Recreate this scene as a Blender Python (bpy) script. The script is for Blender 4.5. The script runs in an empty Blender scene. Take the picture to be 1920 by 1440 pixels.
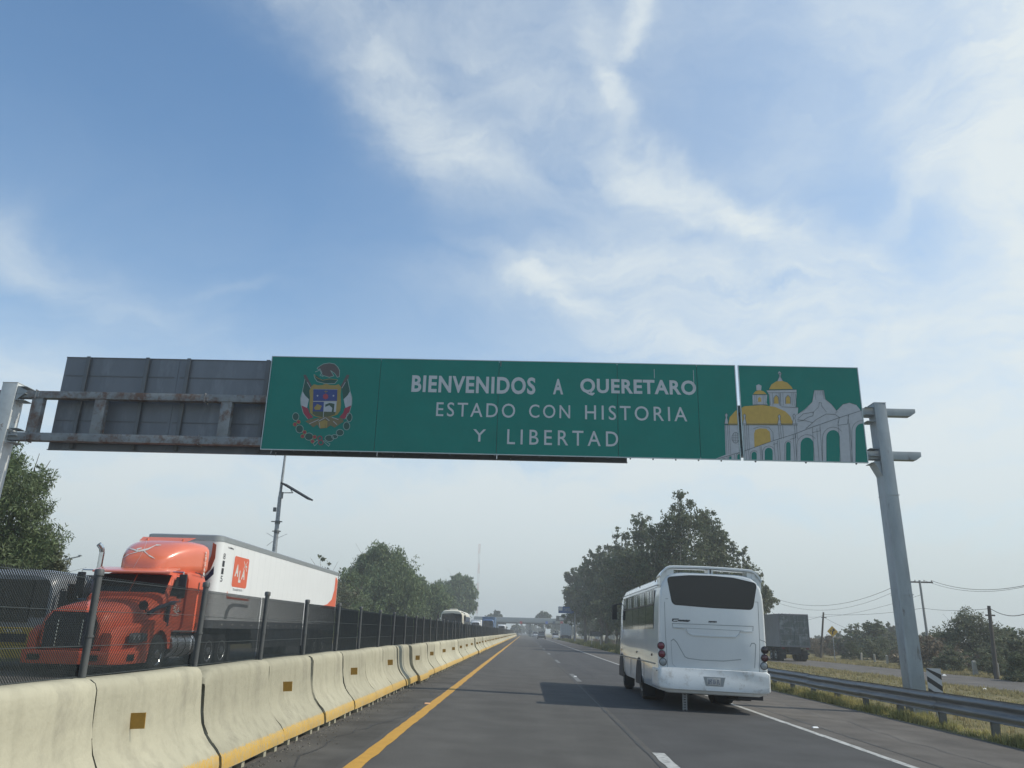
import bpy, bmesh, math, random
import numpy as np
from mathutils import Vector, Matrix
R = math.radians
random.seed(7)
S = bpy.context.scene
COL = S.collection

# ------------------------------------------------------------------ camera
F, CX, CY = 1460.0, 960.0, 720.0            # focal length in pixels of the 1920x1440 photograph
PITCH, YAW, ROLL = 0.307789, 0.0247821, R(1.6)
CAM = np.array([0.0, 0.0, 1.42])
_f = np.array([-math.sin(YAW)*math.cos(PITCH), math.cos(YAW)*math.cos(PITCH), math.sin(PITCH)])
_r0 = np.array([math.cos(YAW), math.sin(YAW), 0.0]); _u0 = np.cross(_r0, _f)
_c, _s = math.cos(ROLL), math.sin(ROLL)
_r = _c*_r0 + _s*_u0; _u = -_s*_r0 + _c*_u0
cd = bpy.data.cameras.new('camera'); cam = bpy.data.objects.new('camera', cd); COL.objects.link(cam)
cd.sensor_width = 36; cd.lens = 36*F/1920; cd.clip_start = 0.05; cd.clip_end = 9000
cam.matrix_world = Matrix(((_r[0], _u[0], -_f[0], 0), (_r[1], _u[1], -_f[1], 0), (_r[2], _u[2], -_f[2], 1.42), (0, 0, 0, 1)))
S.camera = cam
S.view_settings.view_transform = 'Standard'; S.view_settings.look = 'None'
S.view_settings.exposure = 0.0; S.view_settings.gamma = 1.0; S.view_settings.use_curve_mapping = False
S.cycles.max_bounces = 6; S.cycles.transparent_max_bounces = 12; S.cycles.volume_bounces = 1
S.cycles.use_denoising = True

def ray(x, y): return _f*F + _r*(x-CX) + _u*(CY-y)
def at(x, y, X=None, Y=None, Z=None):
    """the place in the world that the photograph shows at pixel x, y, on a plane of known X, Y or Z"""
    d = ray(x, y)
    t = X/d[0] if X is not None else (Y/d[1] if Y is not None else (Z-1.42)/d[2])
    return CAM + d*t
def gz(X):                                    # road level: cambered, falling to the right
    if X < -2: return 0.0
    if X < 9: return -0.025*(X+2)
    return -0.275 - 0.0*(X-9)
def on_ground(x, y):
    P = at(x, y, Z=0)
    for _ in range(25): P = at(x, y, Z=gz(P[0]))
    return P

# ------------------------------------------------------------------ sky and sun
SUN_EL, SUN_AZ = R(45.5), R(88.0)             # azimuth measured from +Y (ahead) towards +X (right)
to_sun = Vector((math.cos(SUN_EL)*math.sin(SUN_AZ), math.cos(SUN_EL)*math.cos(SUN_AZ), math.sin(SUN_EL)))
ld = bpy.data.lights.new('sun', 'SUN'); ld.energy = 3.6; ld.angle = R(0.53); ld.color = (1.0, 0.93, 0.80)
sun = bpy.data.objects.new('sun', ld); COL.objects.link(sun)
sun.rotation_euler = to_sun.to_track_quat('Z', 'Y').to_euler(); sun.location = (30, 0, 60)

W = bpy.data.worlds.new('World'); S.world = W; W.use_nodes = True
wn, wl = W.node_tree.nodes, W.node_tree.links
wn.clear()
def wnode(t, **k):
    n = wn.new(t)
    for a, b in k.items(): setattr(n, a, b)
    return n
def wm(op, a, b=None, c=None, clamp=False):
    n = wnode('ShaderNodeMath', operation=op); n.use_clamp = clamp
    for i, v in enumerate((a, b, c)):
        if v is None: continue
        if isinstance(v, (int, float)): n.inputs[i].default_value = v
        else: wl.new(v, n.inputs[i])
    return n.outputs[0]
def wv(op, a, b):
    n = wnode('ShaderNodeVectorMath', operation=op)
    for i, v in enumerate((a, b)):
        if isinstance(v, (tuple, list)): n.inputs[i].default_value = v
        elif isinstance(v, (int, float)): n.inputs[3].default_value = v
        else: wl.new(v, n.inputs[i])
    return n.outputs['Value'] if op == 'DOT_PRODUCT' else n.outputs[0]
tc = wnode('ShaderNodeTexCoord').outputs['Generated']
def wnoise(vec, scale, detail, rough=0.55, dist=0.0, out=0):
    n = wnode('ShaderNodeTexNoise'); n.inputs['Scale'].default_value = scale; n.inputs['Detail'].default_value = detail
    n.inputs['Roughness'].default_value = rough; n.inputs['Distortion'].default_value = dist
    wl.new(vec, n.inputs['Vector']); return n.outputs[out]
sky = wnode('ShaderNodeTexSky', sky_type='NISHITA'); sky.sun_disc = False
sky.sun_elevation = SUN_EL; sky.sun_rotation = SUN_AZ; sky.air_density = 1.0; sky.dust_density = 0.8; sky.ozone_density = 1.0
w1 = wv('SUBTRACT', wnoise(tc, 3.2, 7, 0.6, out=1), (0.5, 0.5, 0.5))
n_ = wnode('ShaderNodeVectorMath', operation='SCALE'); wl.new(w1, n_.inputs[0]); n_.inputs[3].default_value = 0.20
warp = wv('ADD', tc, n_.outputs[0])
# wisps of cirrus: (centre x, y, second point along it x, y, half length, half width, strength) as seen from the road
WISPS = [(700, 110, 900, 330, 330, 58, .52), (880, 280, 980, 340, 110, 40, .50), (785, 230, 835, 350, 130, 30, .34),
         (1000, 70, 1200, 130, 240, 100, .34), (1200, 60, 1165, 150, 110, 20, .55), (1150, 170, 1195, 290, 100, 20, .50), (1000, 180, 1090, 260, 170, 50, .20),
         (1250, 340, 1400, 400, 110, 32, .60), (1400, 395, 1540, 440, 130, 26, .62), (1085, 550, 1200, 590, 115, 22, .80),
         (1320, 505, 1600, 480, 290, 40, .62), (1130, 470, 1250, 430, 120, 36, .42), (1560, 560, 1800, 560, 280, 50, .42), (1890, 60, 1910, 250, 180, 60, .62), (1730, 240, 1800, 330, 120, 50, .45), (1660, 380, 1740, 270, 120, 22, .25),
         (1890, 330, 1910, 520, 220, 66, .50), (1640, 640, 1900, 650, 360, 55, .50), (1235, 640, 1290, 655, 80, 36, .62), (1480, 250, 1560, 130, 240, 60, .18), (1090, 330, 1250, 480, 220, 60, .22),
         (1560, 40, 1850, 40, 300, 60, .16), (130, 460, 280, 560, 190, 34, .26), (20, 690, 200, 720, 130, 60, .65), (430, 545, 520, 548, 60, 12, .16), (60, 420, 130, 470, 120, 30, .16),
         (300, 930, 700, 950, 520, 60, .75), (1000, 890, 1500, 900, 560, 60, .80), (1650, 800, 1900, 800, 330, 70, .55), (250, 868, 450, 900, 230, 22, .34), (1700, 930, 1900, 960, 260, 40, .4), (1785, 972, 1850, 978, 52, 13, .75), (1000, 905, 1300, 880, 330, 30, .35), (330, 900, 600, 880, 260, 24, .30)]
def unit(v): return v/np.linalg.norm(v)
tot = None
for (x0, y0, x1, y1, L, Wd, st) in WISPS:
    c0, c1 = unit(ray(x0, y0)), unit(ray(x1, y1)); a = unit(c1-c0); b = unit(np.cross(c0, a)); k = F*1.05
    da = wm('SUBTRACT', wv('DOT_PRODUCT', warp, tuple(a*k/L)), float(np.dot(c0, a)*k/L))
    db = wm('SUBTRACT', wv('DOT_PRODUCT', warp, tuple(b*k/Wd)), float(np.dot(c0, b)*k/Wd))
    q = wm('MULTIPLY_ADD', da, da, wm('MULTIPLY', db, db))
    g = wm('MULTIPLY', wm('POWER', 2.718, wm('MULTIPLY', q, -0.7)), st)
    tot = g if tot is None else wm('ADD', tot, g)
sep = wnode('ShaderNodeSeparateXYZ'); wl.new(tc, sep.inputs[0])
st_ = wnode('ShaderNodeMapping'); st_.inputs['Rotation'].default_value = (0.3, 0.75, 0.2); st_.inputs['Scale'].default_value = (1.0, 1.0, 2.6)
wl.new(warp, st_.inputs[0])
fib = wnoise(st_.outputs[0], 4.5, 12, 0.60, 0.7)
st2 = wnode('ShaderNodeMapping'); st2.inputs['Rotation'].default_value = (0.1, 0.95, 0.35); st2.inputs['Scale'].default_value = (1.0, 1.0, 5.0); wl.new(warp, st2.inputs[0])
fine = wnoise(st2.outputs[0], 9, 12, 0.62, 0.1)
tex = wm('MAXIMUM', wm('MULTIPLY_ADD', fib, 2.2, wm('MULTIPLY_ADD', fine, 1.1, -0.86)), 0.06)
veil = wm('MULTIPLY', wm('ADD', sep.outputs[0], 0.28, clamp=True), 0.42)             # thin high veil, thicker towards the sun's side
dens = wm('MULTIPLY', tot, tex); soft = wm('SUBTRACT', 1.0, wm('POWER', 2.718, wm('MULTIPLY', dens, -1.25)))
mask = wm('ADD', soft, wm('MULTIPLY', veil, wm('MULTIPLY_ADD', fib, 0.9, 0.5)), clamp=True)
# the pale band of air low over the horizon
low = wm('POWER', wm('SUBTRACT', 1.0, wm('ABSOLUTE', sep.outputs[2]), clamp=True), 5.0)
low2 = wm('POWER', wm('SUBTRACT', 1.0, wm('ABSOLUTE', sep.outputs[2]), clamp=True), 11.0)
mask = wm('MULTIPLY_ADD', wm('SUBTRACT', 1.0, mask), wm('MULTIPLY', wm('MULTIPLY', low, wm('MULTIPLY_ADD', fib, 1.8, 0.50)), 1.15), mask, clamp=True)
mask = wm('MINIMUM', mask, 0.93)
ccol = wnode('ShaderNodeMix', data_type='RGBA')
wl.new(low2, ccol.inputs['Factor']); ccol.inputs['A'].default_value = (0.80, 0.865, 0.875, 1); ccol.inputs['B'].default_value = (0.47, 0.535, 0.525, 1)
bg1 = wnode('ShaderNodeBackground'); blue = wv('MULTIPLY', sky.outputs[0], (0.72, 1.03, 1.17)); wl.new(blue, bg1.inputs[0]); bg1.inputs[1].default_value = 0.15
bg2 = wnode('ShaderNodeBackground'); wl.new(ccol.outputs['Result'], bg2.inputs[0]); bg2.inputs[1].default_value = 1.0
mx = wnode('ShaderNodeMixShader'); wl.new(mask, mx.inputs[0]); wl.new(bg1.outputs[0], mx.inputs[1]); wl.new(bg2.outputs[0], mx.inputs[2])
wo = wnode('ShaderNodeOutputWorld'); wl.new(mx.outputs[0], wo.inputs[0])

# ------------------------------------------------------------------ materials
MATS = {}
def mat(name, col, rough=0.6, metal=0.0, var=0.0, vscale=3.0, col2=None, bump=0.0, bscale=40.0, spec=0.5, coat=0.0, thr=(0.45, 0.62), coords='Object', detail=6, island=0.0, streak=None):
    """principled material: colour with noise variation, optional second colour (wear, rust) in patches, bump"""
    if name in MATS: return MATS[name]
    m = bpy.data.materials.new(name); m.use_nodes = True; N, L = m.node_tree.nodes, m.node_tree.links
    p = N['Principled BSDF']; p.inputs['Roughness'].default_value = rough; p.inputs['Metallic'].default_value = metal
    p.inputs['Specular IOR Level'].default_value = spec; p.inputs['Coat Weight'].default_value = coat; p.inputs['Coat Roughness'].default_value = 0.06
    p.inputs['Base Color'].default_value = (*col, 1)
    t = N.new('ShaderNodeTexCoord'); src = t.outputs[coords]
    if streak:
        mp = N.new('ShaderNodeMapping'); mp.inputs['Scale'].default_value = streak; L.new(src, mp.inputs[0]); src = mp.outputs[0]
    cur = None
    if var:
        n = N.new('ShaderNodeTexNoise'); n.inputs['Scale'].default_value = vscale; n.inputs['Detail'].default_value = detail; n.inputs['Roughness'].default_value = 0.65
        L.new(src, n.inputs['Vector'])
        r = N.new('ShaderNodeMapRange'); r.inputs[1].default_value = 0.28; r.inputs[2].default_value = 0.72; r.inputs[3].default_value = 1-var; r.inputs[4].default_value = 1+var
        L.new(n.outputs[0], r.inputs[0])
        v = N.new('ShaderNodeVectorMath'); v.operation = 'SCALE'; v.inputs[0].default_value = col; L.new(r.outputs[0], v.inputs[3]); cur = v.outputs[0]
    if col2:
        n = N.new('ShaderNodeTexNoise'); n.inputs['Scale'].default_value = vscale*1.7; n.inputs['Detail'].default_value = 9; n.inputs['Roughness'].default_value = 0.7
        L.new(src, n.inputs['Vector'])
        r = N.new('ShaderNodeMapRange'); r.inputs[1].default_value = thr[0]; r.inputs[2].default_value = thr[1]; L.new(n.outputs[0], r.inputs[0])
        x = N.new('ShaderNodeMix'); x.data_type = 'RGBA'; L.new(r.outputs[0], x.inputs['Factor']); x.inputs['A'].default_value = (*col, 1); x.inputs['B'].default_value = (*col2, 1)
        if cur: L.new(cur, x.inputs['A'])
        cur = x.outputs['Result']
    if island:
        g = N.new('ShaderNodeNewGeometry'); r = N.new('ShaderNodeMapRange'); r.inputs[3].default_value = 1-island; r.inputs[4].default_value = 1+island
        L.new(g.outputs['Random Per Island'], r.inputs[0]); v = N.new('ShaderNodeVectorMath'); v.operation = 'SCALE'; L.new(r.outputs[0], v.inputs[3])
        if cur: L.new(cur, v.inputs[0])
        else: v.inputs[0].default_value = col
        cur = v.outputs[0]
    if cur: L.new(cur, p.inputs['Base Color'])
    if bump:
        n = N.new('ShaderNodeTexNoise'); n.inputs['Scale'].default_value = bscale; n.inputs['Detail'].default_value = 5
        L.new(t.outputs[coords], n.inputs['Vector']); b = N.new('ShaderNodeBump'); b.inputs['Strength'].default_value = bump; b.inputs['Distance'].default_value = 0.02
        L.new(n.outputs[0], b.inputs['Height']); L.new(b.outputs[0], p.inputs['Normal'])
    m.diffuse_color = (*col, 1); MATS[name] = m
    return m
def foliage(name, col, col2, transl=0.3):
    if name in MATS: return MATS[name]
    m = mat(name, col, 0.65, var=0.30, vscale=0.7, col2=col2, island=0.35, spec=0.25, thr=(0.40, 0.70))
    N, L = m.node_tree.nodes, m.node_tree.links; p = N['Principled BSDF']; o = N['Material Output']
    t = N.new('ShaderNodeBsdfTranslucent'); s = p.inputs['Base Color'].links[0].from_socket; L.new(s, t.inputs[0])
    x = N.new('ShaderNodeMixShader'); x.inputs[0].default_value = transl; L.new(p.outputs[0], x.inputs[1]); L.new(t.outputs[0], x.inputs[2]); L.new(x.outputs[0], o.inputs[0])
    return m
def glass(name, col=(0.01, 0.012, 0.014), rough=0.06): return mat(name, col, rough, spec=0.6, var=0.2, vscale=2)
M_ASPH = None

# ------------------------------------------------------------------ mesh builder
class MB:
    def __init__(s): s.v = []; s.f = []; s.m = []; s.cuts = []
    def add(s, vs, fs, mi=0):
        o = len(s.v); s.cuts.append((len(s.v), len(s.f))); s.v += [tuple(map(float, p)) for p in vs]; s.f += [tuple(i+o for i in f) for f in fs]; s.m += [mi]*len(fs); return s
    def box(s, x0, x1, y0, y1, z0, z1, mi=0):
        return s.add([(x0, y0, z0), (x1, y0, z0), (x1, y1, z0), (x0, y1, z0), (x0, y0, z1), (x1, y0, z1), (x1, y1, z1), (x0, y1, z1)],
                     [(0, 3, 2, 1), (4, 5, 6, 7), (0, 1, 5, 4), (1, 2, 6, 5), (2, 3, 7, 6), (3, 0, 4, 7)], mi)
    def tube(s, p0, p1, r0, r1=None, n=10, mi=0, cap=True):
        r1 = r0 if r1 is None else r1; p0, p1 = Vector(p0), Vector(p1); d = (p1-p0)
        if d.length < 1e-6: return s
        q = d.to_track_quat('Z', 'Y'); vs = []
        for p, r in ((p0, r0), (p1, r1)):
            for i in range(n):
                a = 2*math.pi*i/n; vs.append(p + q @ Vector((math.cos(a)*r, math.sin(a)*r, 0)))
        fs = [(i, (i+1) % n, n+(i+1) % n, n+i) for i in range(n)]
        if cap: fs += [tuple(range(n-1, -1, -1)), tuple(range(n, 2*n))]
        return s.add(vs, fs, mi)
    def path(s, pts, r, n=8, mi=0):
        for a, b in zip(pts[:-1], pts[1:]): s.tube(a, b, r, r, n, mi)
        return s
    def lathe(s, c, axis, prof, n=24, mi=0):      # prof: (distance along axis, radius)
        q = Vector(axis).to_track_quat('Z', 'Y'); vs = []; c = Vector(c)
        for (t, r) in prof:
            for i in range(n):
                a = 2*math.pi*i/n; vs.append(c + q @ Vector((math.cos(a)*r, math.sin(a)*r, t)))
        fs = []
        for k in range(len(prof)-1):
            for i in range(n): fs.append((k*n+i, k*n+(i+1) % n, (k+1)*n+(i+1) % n, (k+1)*n+i))
        fs += [tuple(range(n-1, -1, -1)), tuple(range((len(prof)-1)*n, len(prof)*n))]
        return s.add(vs, fs, mi)
    def loft(s, rings, mi=0, cap=True):           # rings: equal-length closed loops of points
        n = len(rings[0]); vs = [p for r in rings for p in r]; fs = []
        for k in range(len(rings)-1):
            for i in range(n): fs.append((k*n+i, k*n+(i+1) % n, (k+1)*n+(i+1) % n, (k+1)*n+i))
        if cap: fs += [tuple(range(n-1, -1, -1)), tuple(range((len(rings)-1)*n, len(rings)*n))]
        return s.add(vs, fs, mi)
    def prism(s, poly, d, mi=0):                  # planar polygon of 3-D points pushed along vector d
        n = len(poly); P = [Vector(p) for p in poly]; Q = [p+Vector(d) for p in P]
        return s.add(P+Q, [tuple(range(n-1, -1, -1)), tuple(range(n, 2*n))]+[(i, (i+1) % n, n+(i+1) % n, n+i) for i in range(n)], mi)
    def mesh(s, name, mats):
        me = bpy.data.meshes.new(name); me.from_pydata(s.v, [], s.f)
        for m in (mats if isinstance(mats, (list, tuple)) else [mats]): me.materials.append(m)
        if any(s.m): me.polygons.foreach_set('material_index', s.m)
        return me
    def build_each(s, name, mats, parent=None, **k):   # every piece added becomes an object of its own
        out = []; c = s.cuts+[(len(s.v), len(s.f))]
        for (v0, f0), (v1, f1) in zip(c[:-1], c[1:]):
            g = MB(); g.v = s.v[v0:v1]; g.f = [tuple(i-v0 for i in f) for f in s.f[f0:f1]]; g.m = s.m[f0:f1]; out.append(g.build(name, mats, parent, **k))
        return out
    def build(s, name, mats, parent=None, smooth=False, fix=True, bevel=0.0, loc=None):
        me = s.mesh(name, mats)
        if fix:
            bm = bmesh.new(); bm.from_mesh(me); bmesh.ops.recalc_face_normals(bm, faces=bm.faces)
            if bevel: bmesh.ops.bevel(bm, geom=[e for e in bm.edges if len(e.link_faces) == 2 and e.calc_face_angle(0) > 0.5], offset=bevel, segments=2, affect='EDGES', profile=0.6, clamp_overlap=True)
            bm.to_mesh(me); bm.free()
        o = obj(name, me, parent, loc)
        if smooth or bevel: shade(me, 40)
        return o
def shade(me, ang=35):
    me.shade_smooth()
    if hasattr(me, 'set_sharp_from_angle'): me.set_sharp_from_angle(angle=R(ang))
def obj(name, me, parent=None, loc=None):
    o = bpy.data.objects.new(name, me); COL.objects.link(o)
    if parent: o.parent = parent
    if loc is not None: o.location = loc
    return o
def tag(o, label=None, cat=None, group=None, kind=None):
    for k, v in (('label', label), ('category', cat), ('group', group), ('kind', kind)):
        if v: o[k] = v
    return o
def empty(name, loc=(0, 0, 0), rot=(0, 0, 0), **k):
    o = bpy.data.objects.new(name, None); COL.objects.link(o); o.location = loc; o.rotation_euler = rot; o.empty_display_size = 0.2
    return tag(o, **k)
def copy_tree(o, parent=None):
    c = o.copy(); COL.objects.link(c); c.parent = parent
    for ch in o.children: copy_tree(ch, c)
    return c
def ring(cx, cz, hw, hh, y, nt=4, nb=6, n=40, hwb=None):
    """rounded-box outline in x, z at distance y; hwb = half width at the bottom"""
    out = []
    for i in range(n):
        a = 2*math.pi*i/n; c, s_ = math.cos(a), math.sin(a); e = nt if s_ > 0 else nb
        r = (abs(c)**e + abs(s_)**e)**(-1/e); x, z = c*r, s_*r
        w = hw if hwb is None else hwb + (hw-hwb)*(z*0.5+0.5)
        out.append((cx+x*w, y, cz+z*hh))
    return out
def text_geo(txt, x0, x1, z0, z1, y, d=0.004, bold=0.0, space=1.0, slant=0.0):
    """flat letters fitted into a rectangle on the plane of constant y, facing -Y"""
    cu = bpy.data.curves.new('t', 'FONT'); cu.body = txt; cu.size = 1; cu.offset = bold; cu.space_character = space; cu.shear = slant; cu.resolution_u = 4; cu.fill_mode = 'FRONT'
    o = bpy.data.objects.new('t', cu); COL.objects.link(o); dg = bpy.context.evaluated_depsgraph_get(); me = bpy.data.meshes.new_from_object(o.evaluated_get(dg))
    V = np.array([v.co[:] for v in me.vertices]); Fs = [tuple(p.vertices) for p in me.polygons]
    bpy.data.objects.remove(o); bpy.data.curves.remove(cu); bpy.data.meshes.remove(me)
    mn, mx_ = V.min(0), V.max(0)
    X = x0+(V[:, 0]-mn[0])/(mx_[0]-mn[0])*(x1-x0); Z = z0+(V[:, 1]-mn[1])/(mx_[1]-mn[1])*(z1-z0)
    return [(a, y, b) for a, b in zip(X, Z)], Fs

# ------------------------------------------------------------------ common materials
steel = mat('galvanised_steel', (0.34, 0.36, 0.37), 0.55, 0.35, var=0.22, vscale=5, col2=(0.20, 0.21, 0.22), bump=0.1, bscale=30)
rusty = mat('rusty_painted_steel', (0.22, 0.24, 0.25), 0.7, 0.1, var=0.25, vscale=1.6, col2=(0.125, 0.075, 0.055), thr=(0.46, 0.62), bump=0.15, bscale=30)
postm = mat('weathered_post_paint', (0.31, 0.35, 0.37), 0.65, 0.1, var=0.18, vscale=2.5, col2=(0.16, 0.15, 0.14), thr=(0.60, 0.70), streak=(1, 1, .35))
dark = mat('black_rubber', (0.018, 0.018, 0.019), 0.85, var=0.2, vscale=8)
under = mat('dark_chassis', (0.022, 0.022, 0.024), 0.7, var=0.3, vscale=3)
chrome = mat('chrome', (0.62, 0.63, 0.64), 0.16, 1.0, var=0.08, vscale=6)
alu = mat('aluminium', (0.50, 0.51, 0.52), 0.35, 0.9, var=0.15, vscale=4)
white_paint = mat('white_vehicle_paint', (0.72, 0.74, 0.74), 0.35, coat=0.5, var=0.06, vscale=1.5)
winglass = glass('dark_window_glass')

# ================================================================== THE SETTING
grassy = mat('dry_ground', (0.125, 0.115, 0.052), 0.95, var=0.35, vscale=0.5, col2=(0.19, 0.155, 0.085), thr=(0.42, 0.62), bump=0.5, bscale=8, spec=0.1)
def asphalt(name, col, patch, scale=0.35):
    m = mat(name, col, 0.86, var=0.14, vscale=scale, bump=0.35, bscale=120, spec=0.25, streak=(2.2, 0.10, 1))
    N, L = m.node_tree.nodes, m.node_tree.links; p = N['Principled BSDF']
    src = p.inputs['Base Color'].links[0].from_socket; t = [n for n in N if n.type == 'TEX_COORD'][0]
    n = N.new('ShaderNodeTexNoise'); n.inputs['Scale'].default_value = 260; n.inputs['Detail'].default_value = 2; L.new(t.outputs['Object'], n.inputs['Vector'])
    n2 = N.new('ShaderNodeTexNoise'); n2.inputs['Scale'].default_value = 1.1; n2.inputs['Detail'].default_value = 8; L.new(t.outputs['Object'], n2.inputs['Vector'])
    r = N.new('ShaderNodeMapRange'); r.inputs[1].default_value = 0.25; r.inputs[2].default_value = 0.75; r.inputs[3].default_value = 0.60; r.inputs[4].default_value = 1.40; L.new(n.outputs[0], r.inputs[0])
    r2 = N.new('ShaderNodeMapRange'); r2.inputs[1].default_value = 0.3; r2.inputs[2].default_value = 0.7; r2.inputs[3].default_value = 1-patch*1.5; r2.inputs[4].default_value = 1+patch*1.5; L.new(n2.outputs[0], r2.inputs[0])
    k = N.new('ShaderNodeMath'); k.operation = 'MULTIPLY'; L.new(r.outputs[0], k.inputs[0]); L.new(r2.outputs[0], k.inputs[1])
    v = N.new('ShaderNodeVectorMath'); v.operation = 'SCALE'; L.new(src, v.inputs[0]); L.new(k.outputs[0], v.inputs[3]); L.new(v.outputs[0], p.inputs['Base Color'])
    return m
asph_in = asphalt('asphalt_inner_lane', (0.088, 0.084, 0.077), 0.10)
asph_out = asphalt('asphalt_outer_lane', (0.070, 0.069, 0.068), 0.10)
asph_sh = asphalt('asphalt_shoulder', (0.108, 0.098, 0.087), 0.16)
asph_med = asphalt('asphalt_median_shoulder', (0.080, 0.076, 0.069), 0.22)

def strip(mb, xs, y0, y1, dz=0.0, mi=0, step=6.0, zf=gz):
    ys = list(np.arange(y0, min(y1, 240), step)) + [y for y in (240, 300, 380, 600, 1000, 3000) if y < y1] + [y1]
    ys = sorted(set(ys)); n = len(xs); vs = []; fs = []
    for y in ys:
        for x in xs: vs.append((x, y, zf(x)+dz))
    for j in range(len(ys)-1):
        for i in range(n-1): fs.append((j*n+i, j*n+i+1, (j+1)*n+i+1, (j+1)*n+i))
    return mb.add(vs, fs, mi)
def zt(x):                                      # lie of the land away from the carriageway
    if x < 8.5: return 0
    return -0.2625 - 0.0875*min(1, (x-8.5)/6)
# land: left and right sheets reach the horizon
g = MB()
xs = [8.5, 9, 9.6, 10.5, 12, 14.5, 19.5]
strip(g, xs, -40, 3000, 0, 0, 6, zt)
strip(g, [26, 40, 80, 200, 600, 1500], -40, 3000, 0, 0, 6, lambda x: -0.35+0.0*x)
strip(g, [-1500, -600, -200, -60, -16.2], -40, 3000, 0, 0, 6, lambda x: .08)
tag(g.build('ground', grassy, fix=False), kind='structure')
g = MB()
strip(g, [-2.9, -1.98], -40, 3000, 0.0, 2); strip(g, [-1.98, 1.6, 1.78], -40, 3000, 0.0, 0)
strip(g, [1.78, 5.2], -40, 3000, 0.0, 1); strip(g, [5.2, 7, 8.5], -40, 3000, 0.0, 3)
road = g.build('road', [asph_in, asph_out, asph_med, asph_sh], fix=False); tag(road, kind='structure')
g = MB(); strip(g, [-16.2, -12.6, -9.6, -4.6, -2.9], -40, 3000, 0.0, 0, 6, lambda x: max(0, min(.10, (-4.6-x)*.02)))
tag(g.build('opposite_road', [asph_sh], fix=False), kind='structure')
g = MB(); strip(g, [19.5, 22.7, 26], -40, 3000, 0.0, 0, 6, lambda x: -0.35)
tag(g.build('frontage_road', [asph_sh], fix=False), kind='structure')
# painted lines: thin sheets with worn, ragged edges
yel = mat('yellow_road_paint', (0.50, 0.27, 0.035), 0.7, var=0.12, vscale=6, col2=(0.20, 0.14, 0.06), thr=(0.60, 0.72))
wht = mat('white_road_paint', (0.42, 0.42, 0.40), 0.7, var=0.15, vscale=6, col2=(0.13, 0.13, 0.12), thr=(0.50, 0.66))
wht2 = mat('worn_white_paint', (0.17, 0.17, 0.165), 0.7, var=0.15, vscale=6, col2=(0.10, 0.10, 0.095), thr=(0.40, 0.62))
def line(name, x0, x1, segs, m, **k):
    g = MB()
    for (a, b) in segs:
        y = a; rng = random.Random(int(a*7)); pl = None
        while y < b-1e-3:
            st = 0.35 if y < 45 else (4 if y < 200 else 40); y2 = min(b, y+st)
            j = [rng.uniform(-.012, .012) for _ in range(2)]
            if pl is None: pl = j
            g.add([(x0+pl[0], y, gz(x0)+.004), (x1+pl[1], y, gz(x1)+.004), (x1+j[1], y2, gz(x1)+.004), (x0+j[0], y2, gz(x0)+.004)], [(0, 1, 2, 3)])
            pl = j; y = y2
    return g.build(name, m, road, fix=False)
line('yellow_edge_line', -1.90, -1.72, [(-20, 290)], yel)
line('white_edge_line', 5.20, 5.33, [(-20, 290)], wht)
for sg in [(6.0, 11.6)]+[(y, y+5) for y in np.arange(27.5, 280, 16.3)]: line('lane_dash', 1.74, 1.91, [sg], wht if sg[0] < 12 else wht2)
crack = mat('bitumen_seam', (0.030, 0.030, 0.030), 0.6, var=.3, vscale=4)
line('road_seam', 1.655, 1.685, [(-20, 160)], crack)
line('road_seam', 5.72, 5.75, [(-20, 120)], crack)
# wandering sealed cracks and a worn patch or two
for (x, y0_, y1_, sd) in ((6.6, 10, 26, 4), (-2.4, 9, 24, 5), (2.9, 30, 48, 6)):
    rng = random.Random(sd); g = MB(); y = y0_; px_ = x; w = .009
    while y < y1_:
        nx_, ny_ = px_+rng.gauss(0, .07), y+rng.uniform(.15, .45); g.add([(px_-w, y, gz(px_)+.003), (px_+w, y, gz(px_)+.003), (nx_+w, ny_, gz(nx_)+.003), (nx_-w, ny_, gz(nx_)+.003)], [(0, 1, 2, 3)]); px_, y = nx_, ny_; w = rng.uniform(.004, .014)
    g.build('sealed_crack', crack, road, fix=False)
# the broken outer edge of the shoulder asphalt
g = MB(); rng = random.Random(3); y = -5.0
while y < 120:
    w = rng.uniform(.08, .34); L_ = rng.uniform(.3, .9); g.add([(8.44, y, -.262), (8.5+w, y+L_*.3, -.268), (8.5+w*.8, y+L_*.8, -.268), (8.44, y+L_, -.262)], [(0, 1, 2, 3)]); y += L_*.8
g.build('ragged_edge', asph_sh, road, fix=False)['kind'] = 'stuff'

# raised studs on the lines
g = MB(); g.loft([[(-.055, -.05, 0), (.055, -.05, 0), (.055, .05, 0), (-.055, .05, 0)], [(-.045, -.02, .02), (.045, -.02, .02), (.045, .02, .02), (-.045, .02, .02)]])
studm = mat('stud_white', (0.85, 0.85, 0.82), 0.4, var=.1); studo = mat('stud_amber', (0.75, 0.42, 0.22), 0.4, var=.1)
me_w, me_o = g.mesh('road_stud', studm), g.mesh('road_stud', studo)
for (x, y, me, lb) in ((1.87, 30.6, me_w, 'white stud on the lane line level with the front of the bus shadow'), (5.62, 16.4, me_w, 'white stud beside the right edge line, nearest to the camera'),
                       (-1.93, 16.76, me_o, 'pinkish stud lying left of the yellow edge line')):
    tag(obj('road_stud', me, loc=(x, y, gz(x)+.002)), lb, 'road stud', 'studs on the road surface')

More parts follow.
